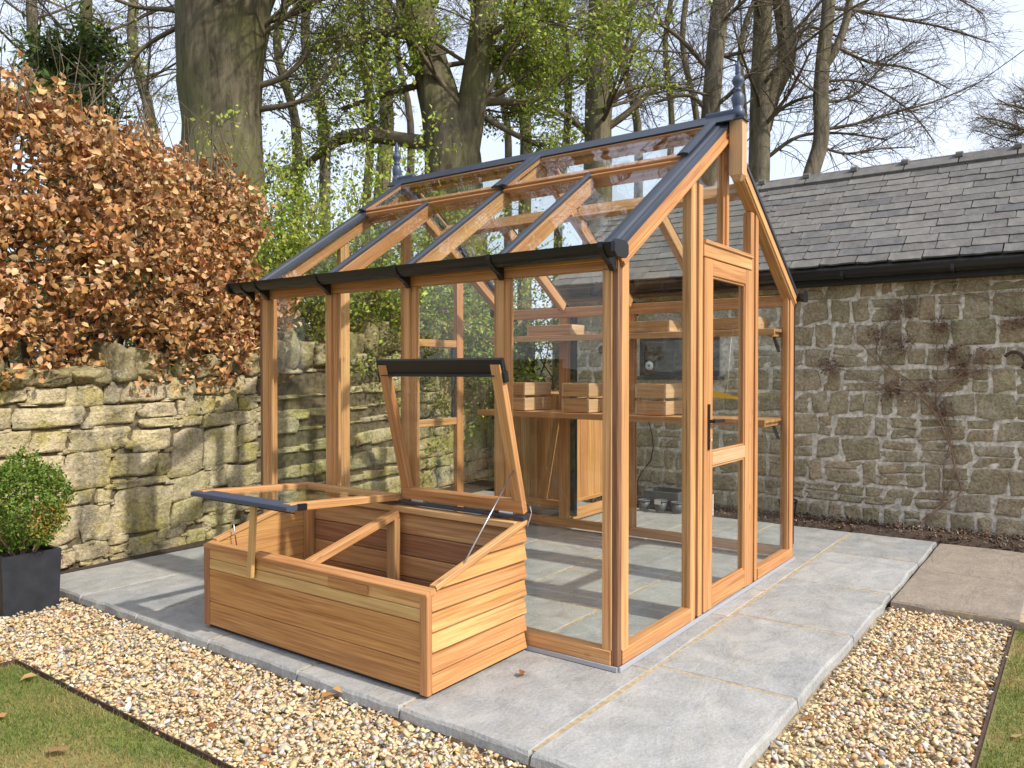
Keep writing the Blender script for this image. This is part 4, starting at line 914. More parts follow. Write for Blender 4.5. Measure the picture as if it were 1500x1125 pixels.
# nursery pots by the barn
def pot(x, y, r, h, mat, lab, z=.004):
    t = thing('plant_pot', lab, 'pot', (x, y, z), 'plastic pots on the paving by the barn')
    lathe('pot_body', t, [(r * .75, 0), (r * .98, h * .86), (r * .90, h * .86), (r * .7, .01), (0, .01)], (x, y, z), mat, 16)
    if 'label' in lab: box('pot_label', t, (x - r * 1.12, x - r * 1.09), (y - .03, y + .03), (z + h * .7, z + h * 1.02), 'white', .0005)
    lathe('pot_rim', t, [(r * .99, h * .86), (r * 1.07, h * .87), (r * 1.07, h), (r * .99, h), (r * .95, h * .88)], (x, y, z), mat, 16)
p_ = onZ(966, 746, 0)
pot(3.55, 1.66, .055, .10, 'grey_pot', 'grey plastic pot nearest the boarded store'); pot(3.56, 1.50, .058, .11, 'grey_pot', 'grey plastic pot with a white label on its rim'); pot(3.60, 1.36, .055, .10, 'grey_pot', 'grey plastic pot at the door end of the row')
pot(3.85, .46, .075, .16, 'black', 'black plastic pot on the bed behind the greenhouse corner', .02)
cr = thing('black_seed_tray', 'dark plastic tray lying behind the grey pots', 'tray', (3.75, 1.5, .01))
for x0, x1, y0, y1, z0, z1 in ((3.66, 3.95, 1.38, 1.72, .015, .03), (3.66, 3.672, 1.38, 1.72, .03, .17), (3.938, 3.95, 1.38, 1.72, .03, .17), (3.672, 3.938, 1.38, 1.392, .03, .17), (3.672, 3.938, 1.708, 1.72, .03, .17)): box('tray_side', cr, (x0, x1), (y0, y1), (z0, z1), 'grey_pot')

# ------------------------------------------------------------------ planter and box bush
px0, px1, py0, py1, pz0, pz1 = -1.16, -.855, 3.08, 3.385, -.062, .272
pl = thing('square_planter', 'dark slate coloured square planter on the gravel', 'planter', (-1.0, 3.23, -.085)); t_ = .02
for nm, x, y in (('front_panel', (px0, px1), (py0, py0 + t_)), ('back_panel', (px0, px1), (py1 - t_, py1)), ('side_panel', (px0, px0 + t_), (py0 + t_, py1 - t_)), ('side_panel', (px1 - t_, px1), (py0 + t_, py1 - t_))):
    V = []
    for z, e in ((pz0, .012), (pz1, 0)):
        for xx in x:
            for yy in y: V.append((xx + (e if xx < -1.0 else -e), yy + (e if yy < 3.23 else -e), z))
    obj(nm, mesh_pl(nm, V, [(0, 1, 3, 2), (4, 6, 7, 5), (0, 4, 5, 1), (2, 3, 7, 6), (0, 2, 6, 4), (1, 5, 7, 3)], 'planter'), pl)
box('potting_soil', pl, (px0 + .02, px1 - .02), (py0 + .02, py1 - .02), (pz0 + .05, pz1 - .03), 'soil', .002)
bb = thing('box_bush', 'clipped green box bush with some yellow leaves in the planter', 'bush', (-1.0, 3.23, .24))
def small_leaf(k, curl=.15, wd=.5):
    v = np.array([(0, 0, 0), (-wd / 2, .35, curl * .4), (wd / 2, .35, curl * .4), (-wd * .42, .72, curl * .3), (wd * .42, .72, curl * .3), (0, .36, 0), (0, .72, -.02), (0, 1.0, -curl)])
    f = np.array([(0, 5, 1), (0, 2, 5), (1, 5, 6), (1, 6, 3), (5, 2, 4), (5, 4, 6), (3, 6, 7), (6, 4, 7)]); return v, f
n = 7500; d = RNG.normal(size=(n, 3)); d /= np.linalg.norm(d, axis=1)[:, None]
rad = 1 - np.abs(RNG.normal(0, .17, n)); lump = 1 + .15 * np.sin(d[:, 0] * 7 + 1) * np.sin(d[:, 2] * 8) + .07 * np.sin(d[:, 1] * 11 + d[:, 2] * 5)
P = np.array([-1.0, 3.22, .53]) + d * (rad * lump)[:, None] * np.array([.235, .235, .265]); P[:, 2] = np.maximum(P[:, 2], .29)
cl = palette([(.11, .19, .025), (.16, .26, .035), (.075, .13, .02), (.26, .31, .045)], n, .2, [.4, .3, .15, .15]); yel = (np.abs(P[:, 2] - .45) < .09) & (d[:, 1] < -.2) & (d[:, 0] > -.2) & (RNG.random(n) < .5); cl[yel] = palette([(.30, .26, .04), (.34, .20, .04)], yel.sum())
V, F, C = scatter([small_leaf(k) for k in range(2)], P, rand_rot(n), RNG.uniform(.016, .028, n), cl)
obj('foliage', mesh_np('foliage', V, F, 'tint_leaf', False, C), bb, kind='stuff')
ac = Acc()
for k in range(14):
    a = RNG.uniform(0, 6.28); e = np.array([-1.0 + .17 * math.cos(a), 3.22 + .17 * math.sin(a), RNG.uniform(.42, .66)]); s_ = np.array([-1.0 + .05 * math.cos(a), 3.22 + .05 * math.sin(a), .24])
    ac.add(*tube_arrays([s_, (s_ + e) / 2 + RNG.normal(0, .02, 3), e], [.008, .006, .003], 6))
obj('stem', ac.mesh('stem', 'vine'), bb)

# ------------------------------------------------------------------ trees
def grow(acc, p, d, r, L, lvl, rng, tips, pr, sides=(10, 6, 4, 3, 3)):
    n = max(3, int(L / pr['seg'][min(lvl, 4)])); P = [p]; R = [r]; st_ = L / n; d = d / np.linalg.norm(d)
    end_r = max(r * (.35 if lvl < pr['max'] else .3), .0025)
    for i in range(n):
        d = d + rng.normal(0, pr['wob'] * (1 + .3 * lvl), 3) + np.array([0, 0, pr['up'][min(lvl, 4)]]); d /= np.linalg.norm(d); p = p + d * st_
        P.append(p); R.append(r + (end_r - r) * (i + 1) / n)
    acc.add(*tube_arrays(P, R, sides[min(lvl, 4)]))
    P = np.array(P)
    if lvl >= pr['leaf_from']: tips.append(P[1:])
    if lvl < pr['max']:
        nc = pr['kids'][lvl]; nc = rng.poisson(nc * .35) + int(nc * .65)
        for k in range(nc):
            t = rng.uniform(.18, .98) if lvl else rng.uniform(.2, 1.0); i = min(int(t * n), n - 1); q = P[i] + (P[i + 1] - P[i]) * (t * n - i); ax = P[i + 1] - P[i]; ax /= np.linalg.norm(ax)
            s = rng.normal(size=3); s -= ax * (s @ ax); s /= np.linalg.norm(s); an = rng.uniform(.5, 1.05)
            rr_ = (r + (end_r - r) * t); grow(acc, q, ax * math.cos(an) + s * math.sin(an), max(rr_ * rng.uniform(.38, .62), .003), L * rng.uniform(.36, .66) * (1.1 - .45 * t), lvl + 1, rng, tips, pr, sides)
PR = dict(seg=(.4, .22, .16, .12, .1), wob=.10, up=(.03, .02, .012, 0, 0), kids=(8, 7, 6, 3), max=3, leaf_from=2)
LEAF2 = [(np.array([(0, 0, 0), (-.28, .5, .1), (.28, .5, .1), (0, 1, -.05)]), np.array([(0, 2, 1), (1, 2, 3)]))]
def leaves_at(tips, per_m, size, cols, parent, nm='leaves', spread=.05):
    if not tips: return
    T = np.concatenate(tips); T = T[T[:, 2] + RNG.normal(0, .5, len(T)) < 6.2]; n = int(len(T) * per_m)
    if n < 1: return
    n = int(n * 1.7); an = T[RNG.integers(0, len(T), max(1, n // 7))]; P = an[RNG.integers(0, len(an), n)] + RNG.normal(0, spread * 1.1, (n, 3)); size *= .8; V, F, C = scatter(LEAF2, P, rand_rot(n), RNG.uniform(size * .6, size * 1.3, n), palette(cols, n, .2))
    obj(nm, mesh_np(nm, V, F, 'tint_leaf', False, C), parent, kind='stuff')
SPRING = [(.28, .36, .045), (.36, .42, .06), (.20, .29, .035), (.42, .45, .09)]
def px_path(pts, D, base=None):
    P = []; R = []
    for q in pts:
        x, y, w_ = q[:3]; dd = q[3] if len(q) > 3 else D
        P.append(pt(x, y, dd)); R.append(w_ / 2 / FPX * dd)
    return P, R
def smooth_path(P, R, m=4):
    P = np.array(P); R = np.array(R); n = len(P)
    if n < 3: return P, R
    t = np.linspace(0, n - 1, (n - 1) * m + 1); i = np.clip(t.astype(int), 0, n - 2); f = (t - i)[:, None]
    g = lambda k: P[np.clip(k, 0, n - 1)]
    p0, p1, p2, p3 = g(i - 1), g(i), g(i + 1), g(i + 2)
    Q = .5 * (2 * p1 + (p2 - p0) * f + (2 * p0 - 5 * p1 + 4 * p2 - p3) * f ** 2 + (3 * p1 - p0 - 3 * p2 + p3) * f ** 3); return Q, np.interp(t, np.arange(n), R)
def tree(label, trunk, D, stems=(), limbs=(), auto=8, leaf=0.0, seed=0, bark='bark', group='beech trees standing behind the walls', pr=PR, lsize=.06, floor=.74, Llim=2.6, fine=6):
    rng = np.random.default_rng(seed); P, R = px_path(trunk, D); P = np.array(P)
    b = P[0].copy(); b[2] = floor; R = [R[0] * 1.35] + list(R); P = np.vstack([b, P]); P, R = smooth_path(P, R)
    root = thing('beech_tree', label, 'tree', tuple(P[0]), group)
    ang = np.arange(16) * 2 * math.pi / 16; ph = rng.uniform(0, 6.28, 4); hh = np.linspace(0, 1, len(P))
    jit = 1 + .07 * np.sin(ang[None] * 3 + ph[0] + hh[:, None] * 2) + .05 * np.sin(ang[None] * 5 + ph[1] - hh[:, None] * 3) + rng.normal(0, .012, (len(P), 16))
    acc = Acc(); acc.add(*tube_arrays(P, R, 16, jit)); sources = [(P, R)]
    for s_ in stems:
        Q, S_ = px_path(s_, D); Q, S_ = smooth_path(Q, S_); j2 = 1 + .06 * np.sin(ang[None] * 3 + ph[2]) + rng.normal(0, .012, (len(Q), 16)); acc.add(*tube_arrays(Q, S_, 16, j2)); sources.append((Q, S_))
    obj('trunk', acc.mesh('trunk', bark), root)
    ac2 = Acc(); tips = []
    for l in limbs:
        Q, S_ = px_path(l, D); Q, S_ = smooth_path(Q, S_, 5); S_ = S_ * (.62 if fine > 8 else .85); ac2.add(*tube_arrays(Q, S_, 8)); Ln = np.linalg.norm(np.diff(Q, axis=0), axis=1).sum()
        for k in range(int(8 + Ln * fine)):
            t = rng.uniform(.1, 1); i = min(int(t * (len(Q) - 1)), len(Q) - 2); ax = Q[i + 1] - Q[i]; ax /= np.linalg.norm(ax); s3 = rng.normal(size=3); s3 -= ax * (s3 @ ax); s3 /= np.linalg.norm(s3); an = rng.uniform(.4, .95)
            grow(ac2, Q[i], ax * math.cos(an) + s3 * math.sin(an), min(max(S_[i] * .35, .004), .010), rng.uniform(.5, 1.3) * (1.15 - .4 * t), 2, rng, tips, {**pr, 'kids': (7, 6, 6, 4)})
        tips.append(Q[len(Q) // 2:])
    for k in range(auto):
        Q, S_ = sources[rng.integers(len(sources))]; t = rng.uniform(.3, 1) ** .8; i = min(int(t * (len(Q) - 1)), len(Q) - 2); a = rng.uniform(0, 6.28); el = rng.uniform(.15, .9)
        grow(ac2, Q[i], np.array([math.cos(a) * math.cos(el), math.sin(a) * math.cos(el), math.sin(el)]), min(max(S_[i] * rng.uniform(.12, .3), .012), .045), Llim * rng.uniform(.6, 1.3), 0, rng, tips, pr)
    if ac2.n: obj('branches', ac2.mesh('branches', 'twig'), root)
    if leaf: leaves_at(tips, leaf, lsize, SPRING, root)
    return root
tree('huge grey beech trunk behind the copper hedge', [(328, 330, 118), (326, 190, 112), (324, 110, 120), (330, 20, 135), (332, -80, 140), (330, -250, 120), (335, -520, 90), (330, -800, 50)], 10, stems=[[(345, 60, 60), (380, -30, 58), (440, -200, 50), (500, -450, 36)], [(312, 60, 50), (290, -60, 50), (250, -260, 40), (230, -480, 28)], [(338, 120, 26), (334, 60, 28), (333, -10, 28)]],
     limbs=[[(378, 126, 12), (420, 110, 10), (460, 70, 8), (500, 52, 6), (580, 45, 4)], [(380, 160, 12), (440, 148, 9), (480, 110, 6), (505, 60, 4)], [(300, 70, 12), (270, 20, 10), (200, 10, 7), (150, -10, 5)], [(390, 30, 14), (430, 20, 11), (500, -20, 8)], [(280, 30, 10), (210, 70, 7), (160, 130, 4)]], auto=18, leaf=.7, seed=1, bark='bark')
tree('broad forked beech with a thick low limb to the left', [(662, 330, 92), (661, 270, 84), (658, 215, 80), (645, 160, 62), (630, 100, 52), (612, 30, 50), (596, -70, 46), (590, -250, 36), (580, -480, 20)], 11, stems=[[(668, 290, 60), (672, 240, 58), (684, 190, 50), (694, 140, 42), (706, 60, 40), (716, -40, 38), (730, -220, 30), (735, -450, 16)]],
     limbs=[[(640, 212, 28), (590, 205, 26), (540, 198, 26), (500, 203, 22), (465, 228, 14), (440, 250, 8)], [(700, 150, 18), (735, 148, 16), (770, 150, 13), (810, 130, 10), (855, 92, 8)], [(630, 120, 14), (560, 140, 10), (500, 160, 7)], [(620, 60, 14), (560, 50, 10), (500, 70, 6)], [(700, 90, 14), (750, 60, 10), (800, 20, 7)], [(690, 160, 14), (760, 200, 9), (800, 215, 6)]], auto=18, leaf=2.6, seed=2, lsize=.075)
tree('straight single beech trunk above the greenhouse ridge', [(876, 330, 42), (876, 220, 38), (878, 100, 36), (880, 0, 34), (884, -200, 30), (890, -480, 18)], 14, limbs=[[(885, 190, 14), (920, 165, 12), (960, 130, 9), (1000, 130, 6)], [(870, 205, 12), (830, 170, 11), (790, 158, 9), (740, 150, 6)], [(888, 60, 14), (910, 30, 12), (945, -20, 10)], [(868, 120, 10), (830, 90, 8), (800, 60, 5)], [(890, 150, 10), (930, 128, 8), (985, 128, 6), (1040, 140, 4)]], auto=14, leaf=.18, seed=3, bark='bark_grey')
tree('slim beech just left of the front finial', [(1036, 330, 28), (1040, 190, 27), (1048, 80, 26), (1056, -20, 25), (1060, -250, 20), (1065, -480, 12)], 15, limbs=[[(1045, 110, 10), (1000, 60, 8), (960, 30, 5)], [(1042, 170, 10), (1010, 140, 7), (960, 150, 4)], [(1052, 30, 10), (1090, -20, 8)]], auto=12, leaf=.08, seed=4, bark='bark_grey')
tree('twin stemmed beech to the right of the front finial', [(1108, 330, 32), (1112, 250, 30), (1114, 130, 28), (1118, 0, 26), (1122, -220, 20), (1126, -430, 12)], 15, stems=[[(1118, 190, 22), (1130, 140, 24), (1152, 85, 26), (1146, 20, 24), (1136, -60, 22), (1140, -260, 16)]], limbs=[[(1125, 230, 10), (1170, 200, 8), (1230, 195, 6), (1300, 205, 4)], [(1155, 60, 10), (1190, 40, 7), (1240, 60, 4)], [(1122, 180, 10), (1160, 150, 8), (1230, 130, 5)]], auto=14, seed=5, bark='bark_grey', fine=9)
tree('curving beech nearest the barn ridge with long drooping twigs', [(1180, 330, 24), (1186, 262, 23), (1202, 205, 22), (1202, 140, 22), (1206, 80, 20), (1214, 0, 18), (1222, -180, 14), (1226, -360, 9)], 14.5, stems=[[(1206, 100, 12), (1225, 70, 12), (1242, 20, 11), (1250, -60, 10), (1262, -200, 7)]],
     limbs=[[(1215, 12, 10), (1260, 16, 9), (1320, 28, 7), (1380, 40, 5), (1450, 62, 3)], [(1203, 190, 9), (1250, 182, 7), (1310, 165, 6), (1370, 148, 4), (1432, 122, 3)], [(1210, 60, 9), (1270, 90, 7), (1330, 100, 5), (1390, 130, 3)], [(1203, 215, 8), (1240, 225, 6), (1290, 218, 4), (1340, 215, 3)], [(1240, 30, 8), (1290, -10, 6), (1380, -10, 4), (1440, 20, 3)], [(1202, 150, 8), (1250, 140, 6), (1300, 90, 4), (1340, 60, 3)], [(1204, 120, 8), (1260, 120, 6), (1330, 160, 4), (1370, 210, 2.5)]], auto=6, seed=6, bark='bark_grey', Llim=2.0, fine=15)
tree('distant bare tree crown at the right edge above the barn', [(1560, 330, 26), (1556, 240, 24), (1550, 180, 20), (1548, 120, 14)], 24, limbs=[[(1552, 215, 10), (1510, 195, 7), (1470, 178, 5), (1430, 172, 3)], [(1551, 195, 10), (1515, 165, 7), (1475, 152, 4)], [(1552, 230, 9), (1500, 225, 6), (1450, 215, 3)], [(1550, 180, 8), (1520, 140, 6), (1490, 150, 3)], [(1550, 160, 8), (1520, 180, 6), (1480, 200, 3)]], auto=10, seed=7, bark='bark_grey', fine=14)
slim = [(556, 28, 13, 'behind the forked beech, left of its trunk'), (768, 22, 14, 'between the forked beech and the straight trunk'), (744, 13, 16, 'paired with a thicker one right of the forked beech'), (536, 16, 16, 'in the gap left of the forked beech'), (476, 20, 15, 'midway between the huge trunk and the forked beech'),
        (818, 15, 17, 'just left of the straight trunk'), (935, 16, 18, 'in the gap right of the straight trunk'), (975, 12, 19, 'midway between the straight trunk and the finial'), (1020, 12, 17, 'left of the slim beech by the finial'), (436, 18, 17, 'right of the huge trunk'), (225, 20, 15, 'left of the huge trunk'), (148, 24, 14, 'rising behind the conifer'), (80, 22, 16, 'near the upper left corner'), (1078, 12, 19, 'directly behind the front finial'), (600, 14, 19, 'far behind the forked beech')]
for k, (x, w_, D, wh) in enumerate(slim):
    r_ = np.random.default_rng(50 + k); a, b = r_.normal(0, 22, 2)
    tree('slim woodland trunk ' + wh, [(x, 330, w_ * .85), (x + a * .4 + 6, 180, w_ * .75), (x + a - 8, 60, w_ * .68), (x + a + b * .6 + 5, -80, w_ * .58), (x + a + b, -330, w_ * .4)], D, auto=16, leaf=1.0 if x < 850 else .10, seed=60 + k, bark='bark' if k % 2 else 'bark_grey', group='slim trunks in the wood', lsize=.07, Llim=2.4, pr={**PR, 'kids': (7, 6, 5, 3), 'wob': .13})

# conifer at the upper left
cn = thing('conifer', 'dark green conifer behind the copper hedge at upper left', 'tree', tuple(pt(120, 500, 12)))
acn = Acc(); tips = []; rng = np.random.default_rng(9); base = pt(120, 520, 12); base[2] = .75
top = base + np.array([.1, .1, 6.0]); acn.add(*tube_arrays(np.linspace(base, top, 8), np.linspace(.16, .03, 8), 8))
for k in range(95):
    t = rng.uniform(.15, .95); a = rng.uniform(0, 6.28); L = (1 - t * .7) * rng.uniform(1.0, 2.6); p0 = base + (top - base) * t; d = np.array([math.cos(a), math.sin(a), rng.uniform(-.25, .15)])
    Q = [p0 + d * L * s_ + np.array([0, 0, -.35 * s_ * s_ * L * .5]) for s_ in np.linspace(0, 1, 7)]; acn.add(*tube_arrays(Q, np.linspace(.022, .004, 7), 4)); Q = np.array(Q)
    for m_ in range(6): tips.append(Q[2:] + rng.normal(0, .10, (5, 3)))
obj('trunk', acn.mesh('trunk', 'bark'), cn); T = np.concatenate(tips); n = 17000; P = T[RNG.integers(0, len(T), n)] + RNG.normal(0, .09, (n, 3))
V, F, C = scatter([(np.array([(0, 0, 0), (-.12, .5, .03), (.12, .5, .03), (0, 1, -.12)]), np.array([(0, 2, 1), (1, 2, 3)]))], P, rand_rot(n), RNG.uniform(.10, .22, n), palette([(.07, .11, .02), (.09, .145, .026), (.05, .08, .017), (.14, .18, .035)], n, .2))
obj('crown', mesh_np('crown', V, F, 'tint_leaf', False, C), cn, kind='stuff')

# spring shrubs
def shrub(label, c, size, nst, nl, cols, lsize, seed, grp=None, L=1.0):
    rng = np.random.default_rng(seed); c = np.array(c, float); root = thing('shrub', label, 'shrub', tuple(c), grp); acc = Acc(); tips = []
    for k in range(nst):
        a = rng.uniform(0, 6.28); e = c + np.array([math.cos(a) * size[0] * rng.uniform(.1, 1), math.sin(a) * size[1] * rng.uniform(.1, 1), 0]); d = np.array([math.cos(a) * .5, math.sin(a) * .5, 1.0]); grow(acc, c + (e - c) * .7, d, .014, size[2] * rng.uniform(.7, 1.1), 1, rng, tips, {**PR, 'max': 3, 'leaf_from': 1, 'kids': (0, 6, 5, 3), 'wob': .16})
    obj('stems', acc.mesh('stems', 'twig'), root); T = np.concatenate(tips)
    P = T[RNG.integers(0, len(T), nl)] + RNG.normal(0, .05, (nl, 3)); V, F, C = scatter(LEAF2, P, rand_rot(nl), RNG.uniform(lsize * .6, lsize * 1.3, nl), palette(cols, nl, .2)); obj('leaves', mesh_np('leaves', V, F, 'tint_leaf', False, C), root, kind='stuff')
DK = [(.10, .15, .02), (.15, .21, .03), (.07, .11, .018), (.24, .28, .04)]
g_ = 'leafy shrubs behind the garden wall'
b = pt(440, 500, 7.2); shrub('yellow green shrub just right of the copper hedge', (b[0], b[1], .75), (.8, .5), 0, 0, SPRING, .05, 1, g_) if False else None
for k, (x, D, h, sz, cols, nl, lab) in enumerate([(470, 8.0, 2.6, (.9, .5), SPRING, 24000, 'tall yellow green shrub just right of the copper hedge'), (560, 8.8, 2.5, (1.2, .5), SPRING, 20000, 'airy yellow green shrub below the thick low limb'), (560, 8.5, 1.1, (.9, .4), DK, 9000, 'low dark green shrub above the wall coping behind the middle posts'),
        (680, 9.4, 1.25, (.9, .4), SPRING, 9000, 'low bright green shrub above the wall behind the louvre window'), (800, 10.2, 1.5, (.8, .4), DK, 7000, 'dark green shrub at the corner of wall and barn'), (310, 8.2, 1.5, (1.0, .5), DK, 8000, 'dark green undergrowth behind the copper hedge')]):
    b = pt(x, 500, D); shrub(lab, (b[0], b[1], .74), (sz[0], sz[1], h), 26 if h > 2 else 15, nl, cols, .05, 70 + k, g_)
# fern-like ivy patch on the wall top and the dark rail
n = 900; s_ = RNG.uniform(*sorted((on_wall(655, 520)[0], on_wall(735, 520)[0])), n); P = np.array([wpt(a, 1.36 + .12 * RNG.normal(), .05 + .05 * abs(RNG.normal())) for a in s_])
V, F, C = scatter([small_leaf(0, .1, .7)], P, rand_rot(n), RNG.uniform(.025, .045, n), palette(DK, n, .2)); obj('ivy_patch', mesh_np('ivy_patch', V, F, 'tint_leaf', False, C), label='small dark ivy patch on the garden wall coping', cat='ivy', kind='stuff')
rl = thing('timber_rail', 'dark weathered rail running behind the garden wall', 'rail', tuple(pt(600, 500, 7.3)))
ra, rb2 = pt(480, 434, 7.7), pt(745, 467, 9.3)
beam('rail', rl, ra, rb2, .05, .06, 'rust')
for t in (.05, .5, .95): q = ra + (rb2 - ra) * t; box('rail_post', rl, (q[0] - .035, q[0] + .035), (q[1] + .04, q[1] + .11), (.7, q[2] + .03), 'rust')

# ------------------------------------------------------------------ copper beech hedge
hg = thing('beech_hedge', 'copper brown beech hedge overhanging the garden wall at left', 'hedge', (-.6, 4.2, .75))
rng = np.random.default_rng(33); acc = Acc(); LP = []; LD = []
def htop(x): return 3.17 - .10 * (x + .9) - .55 * max(0, (x - .55)) ** 1.5
for k in range(1500):
    x = rng.uniform(-2.5, 1.30); zt = htop(x) + .1 * math.sin(x * 9) + rng.normal(0, .06); z = 1.22 + (zt - 1.22) * rng.uniform(0, 1) ** .85
    if x > 1.0 and z > 2.1: continue
    f = (z - 1.22) / max(.3, zt - 1.22); y = 3.63 + .09 * x + .10 * math.sin(x * 4.1 + z * 2.2) + .06 * math.sin(x * 9.3 - z * 6) - .15 * math.sin(math.pi * min(1, max(0, f * 1.1))) + abs(rng.normal(0, .15)) + (.3 if rng.random() < .15 else 0) + (.35 * (f - .8) / .2 if f > .8 else 0)
    tip = np.array([x, y, z]); d = np.array([rng.normal(0, .5), -1 + rng.normal(0, .3), rng.normal(.15, .35)]); d /= np.linalg.norm(d); L = rng.uniform(.25, .5); Q = np.array([tip - d * L * (1 - s_) + np.array([0, 0, -.04 * s_]) + rng.normal(0, .012, 3) for s_ in np.linspace(0, 1, 6)])
    acc.add(*tube_arrays(Q, np.linspace(.005, .002, 6), 4))
    m_ = rng.integers(19, 31); t = rng.uniform(.15, 1.05, m_); c = Q[0] + (Q[-1] - Q[0]) * t[:, None] + rng.normal(0, .035, (m_, 3)); LP.append(c)
for k in range(34):
    x = rng.uniform(-2.4, 1.1); p0 = np.array([x, 4.25 + .09 * x, .8]); acc.add(*tube_arrays([p0, p0 + np.array([rng.normal(0, .1), -.1, .9]), p0 + np.array([rng.normal(0, .25), -.3, 1.7]), p0 + np.array([rng.normal(0, .3), -.35, 2.4])], [.028, .02, .012, .004], 6))
for k in range(60):
    x = rng.uniform(-2.0, 1.0); p0 = np.array([x, 3.95 + .09 * x, htop(x) - .2]); acc.add(*tube_arrays([p0, p0 + np.array([rng.normal(0, .08), rng.normal(-.05, .08), .3]), p0 + np.array([rng.normal(0, .16), rng.normal(-.08, .12), .5])], [.004, .003, .0015], 3))
obj('stems', acc.mesh('stems', 'twig'), hg)
LP = np.concatenate(LP); n = len(LP)
RT = rand_rot(n, rng); SZ = rng.uniform(.034, .066, n)
COP = palette([(.56, .32, .14), (.48, .245, .088), (.66, .43, .22), (.36, .16, .055), (.70, .50, .30)], n, .2, [.32, .26, .2, .14, .08])
def beech_leaf(k):
    r = np.random.default_rng(k); c = r.uniform(.1, .42); v, f = small_leaf(0, c, .66); v = v.copy(); v[:, 2] += .12 * np.sin(v[:, 0] * 9 + k) + r.normal(0, .02, len(v)); return v, f
BLV = [beech_leaf(k) for k in range(6)]
dist = np.linalg.norm(LP - CAM, axis=1) + .9 * np.abs(LP[:, 0] + .0); order = np.argsort(dist); near = order[:300]; rest = order[300:]
V, F, C = scatter(BLV, LP[rest], RT[rest], SZ[rest], COP[rest]); obj('more_leaves', mesh_np('more_leaves', V, F, 'tint_dry', False, C), hg, kind='stuff')
LMS = [mesh_np('leaf', BLV[k % 6][0], BLV[k % 6][1], 'tint_dry', False, np.tile(c, (8, 1))) for k, c in enumerate(palette([(.56, .32, .14), (.48, .245, .088), (.66, .43, .22), (.36, .16, .055)], 18, .15))]
def rmw(R, s, p): m = np.eye(4); m[:3, :3] = R * s; m[:3, 3] = p; return Matrix(m.tolist())
for i in near: obj('leaf', LMS[i % 18], hg, rmw(RT[i], SZ[i], LP[i]))

# ------------------------------------------------------------------ bare climber on the barn wall
cl_ = thing('bare_climber', 'leafless climbing plant trained on the barn wall', 'climber', tuple(onX(1345, 770, BX - .03)))
acc = Acc(); rng = np.random.default_rng(8)
paths = [([(1343, 772), (1370, 745), (1408, 722), (1400, 690), (1396, 655), (1378, 610), (1370, 588), (1392, 560), (1425, 530), (1450, 512)], .009), ([(1345, 770), (1378, 738), (1392, 705), (1398, 665), (1366, 602), (1335, 575), (1290, 562), (1250, 545), (1210, 535)], .008),
         ([(1352, 762), (1380, 735), (1384, 690), (1392, 640), (1388, 600)], .005), ([(1378, 612), (1350, 570), (1300, 540), (1285, 510), (1305, 470), (1328, 440), (1342, 408)], .007), ([(1510, 462), (1470, 445), (1430, 430), (1385, 422), (1340, 416)], .006), ([(1505, 425), (1475, 432), (1445, 415)], .005), ([(1372, 590), (1375, 540), (1372, 500), (1380, 470)], .005), ([(1392, 560), (1440, 545), (1500, 535)], .005), ([(1300, 545), (1260, 500), (1235, 470)], .004)]
nodes = []
for pxs, r_ in paths:
    P = np.array([onX(x, y, BX - .03) for x, y in pxs]) + rng.normal(0, .006, (len(pxs), 3)); P, R = smooth_path(P, np.linspace(r_, r_ * .45, len(P)), 4); acc.add(*tube_arrays(P, R, 6)); nodes.append(P[len(P) // 4:])
nodes = np.concatenate(nodes); cent = np.array([onX(x, y, BX - .03) for x, y in ((1215, 536), (1290, 490), (1325, 455), (1375, 480), (1410, 545), (1305, 572), (1360, 565), (1380, 600), (1395, 520), (1440, 520), (1490, 470), (1320, 505))])
for k in range(800):
    p = cent[rng.integers(len(cent))] + np.array([0, rng.normal(0, .055), rng.normal(0, .045)]) if rng.random() < .75 else nodes[rng.integers(len(nodes))].copy()
    p[0] = BX - .03; d = rng.normal(size=3) * np.array([.25, 1, 1]); d /= np.linalg.norm(d); L = rng.uniform(.03, .12); q = p + d * L; q[0] = min(q[0], BX - .02); m_ = (p + q) / 2 + rng.normal(0, .008, 3); acc.add(*tube_arrays([p, m_, q], [.0028, .0022, .001], 3))
obj('stems', acc.mesh('stems', 'vine'), cl_)
n = 420; P = cent[rng.integers(0, len(cent), n)] + rng.normal(0, 1, (n, 3)) * np.array([.012, .05, .04]); P[:, 0] = np.minimum(P[:, 0], BX - .025)
V, F, C = scatter(BLV[:3], P, rand_rot(n), rng.uniform(.012, .028, n), palette([(.20, .10, .07), (.26, .13, .08), (.15, .08, .06)], n, .2)); obj('withered_leaves', mesh_np('withered_leaves', V, F, 'tint_dry', False, C), cl_, kind='stuff')

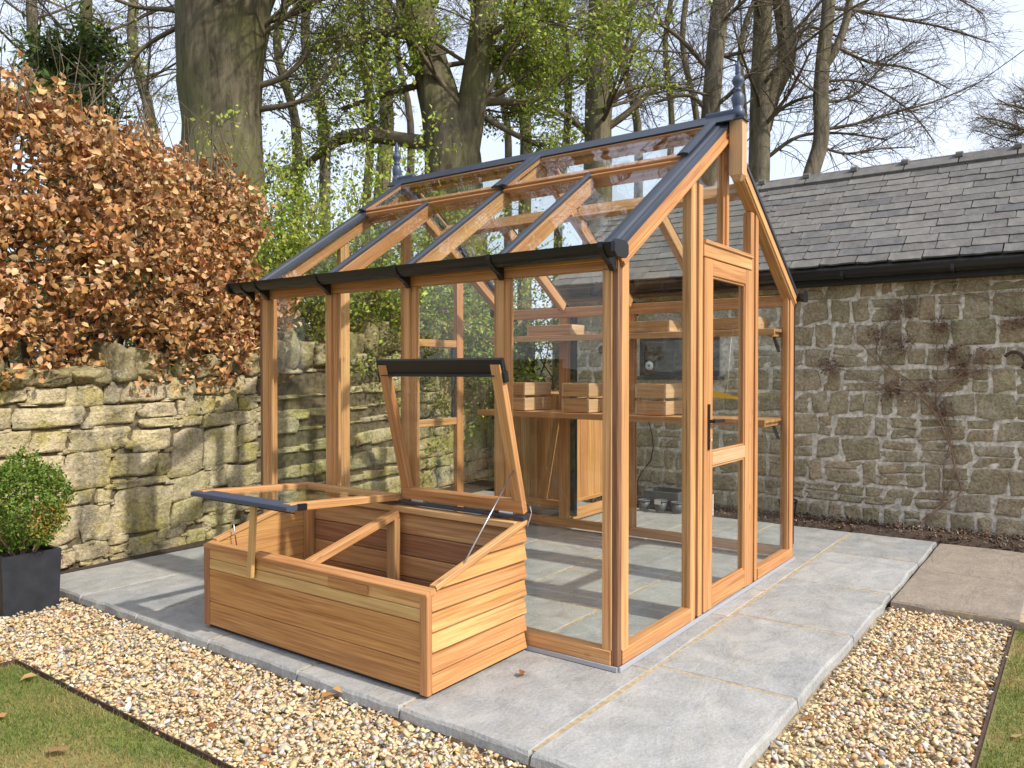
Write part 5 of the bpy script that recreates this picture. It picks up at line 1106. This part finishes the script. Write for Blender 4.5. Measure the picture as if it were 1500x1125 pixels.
# ------------------------------------------------------------------ fallen leaves, one object each
FL = [(495, 1015, 1.5, 'cluster of curled copper leaves on gravel at the patio kerb, left one'), (515, 1012, 1.4, 'curled copper leaf on gravel against the patio kerb, right one'), (430, 1043, 1.1, 'tan leaf on gravel in front of the cold frame'), (245, 918, 1.3, 'copper leaf on gravel just left of the cold frame'), (262, 922, 1.1, 'thin copper leaf beside the patio edge left of the cold frame'), (150, 921, 1.1, 'copper leaf on gravel in front of the planter'), (114, 897, 1.0, 'copper leaf on gravel close to the planter corner'),
      (368, 963, 1.2, 'copper leaf on gravel below the cold frame prop'), (385, 970, 1.0, 'small dark leaf on gravel below the cold frame prop'), (410, 985, 1.0, 'reddish leaf on gravel below the cold frame front'), (258, 982, 1.0, 'reddish brown leaf in the middle of the left gravel'), (56, 988, 1.2, 'pale brown leaf on the lawn corner'), (6, 1050, 1.3, 'tan leaf on the lawn at the left edge'), (70, 1098, 1.3, 'pale tan leaf on the lawn near the bottom edge'), (1193, 1048, 1.1, 'copper leaf on the right gravel beside the patio edge'), (1487, 1080, 1.0, 'pale leaf on the lawn at lower right'), (298, 1062, 1.0, 'tan leaf on gravel near the left lawn edging'),
      (770, 983, .95, 'dry copper leaf on the paving beside the greenhouse corner'), (1233, 762, 1.1, 'copper leaf on the bed at the foot of the barn wall')]
rng = np.random.default_rng(12)
for k, (x, y, s_, lab) in enumerate(FL):
    zz = -.034 if k not in (17, 18) else (.004 if k == 17 else .03)
    if k in (11, 12, 13, 15): zz = -.04
    p = onZ(x, y, zz + .008); a = rng.uniform(0, 6.28); t1, t2 = rng.normal(0, .22, 2)
    R = np.array(Matrix.Rotation(a, 3, 'Z') @ Matrix.Rotation(t1, 3, 'X') @ Matrix.Rotation(t2, 3, 'Y'))
    obj('fallen_leaf', LMS[k % 18], None, rmw(R @ np.diag([1, 1, .35]), .058 * s_, p), lab, 'leaf', 'fallen leaves on the ground')

# overhead cable
A = pt(1560, 28, 13.0); B = pt(1180, 262, 19.0); t = np.linspace(0, 1, 14)[:, None]; P = A + (B - A) * t; P[:, 2] -= .25 * (4 * t * (1 - t))[:, 0]
tube('overhead_cable', None, P, .008, 'black', 5, label='thin black overhead cable crossing the sky at right', cat='cable')
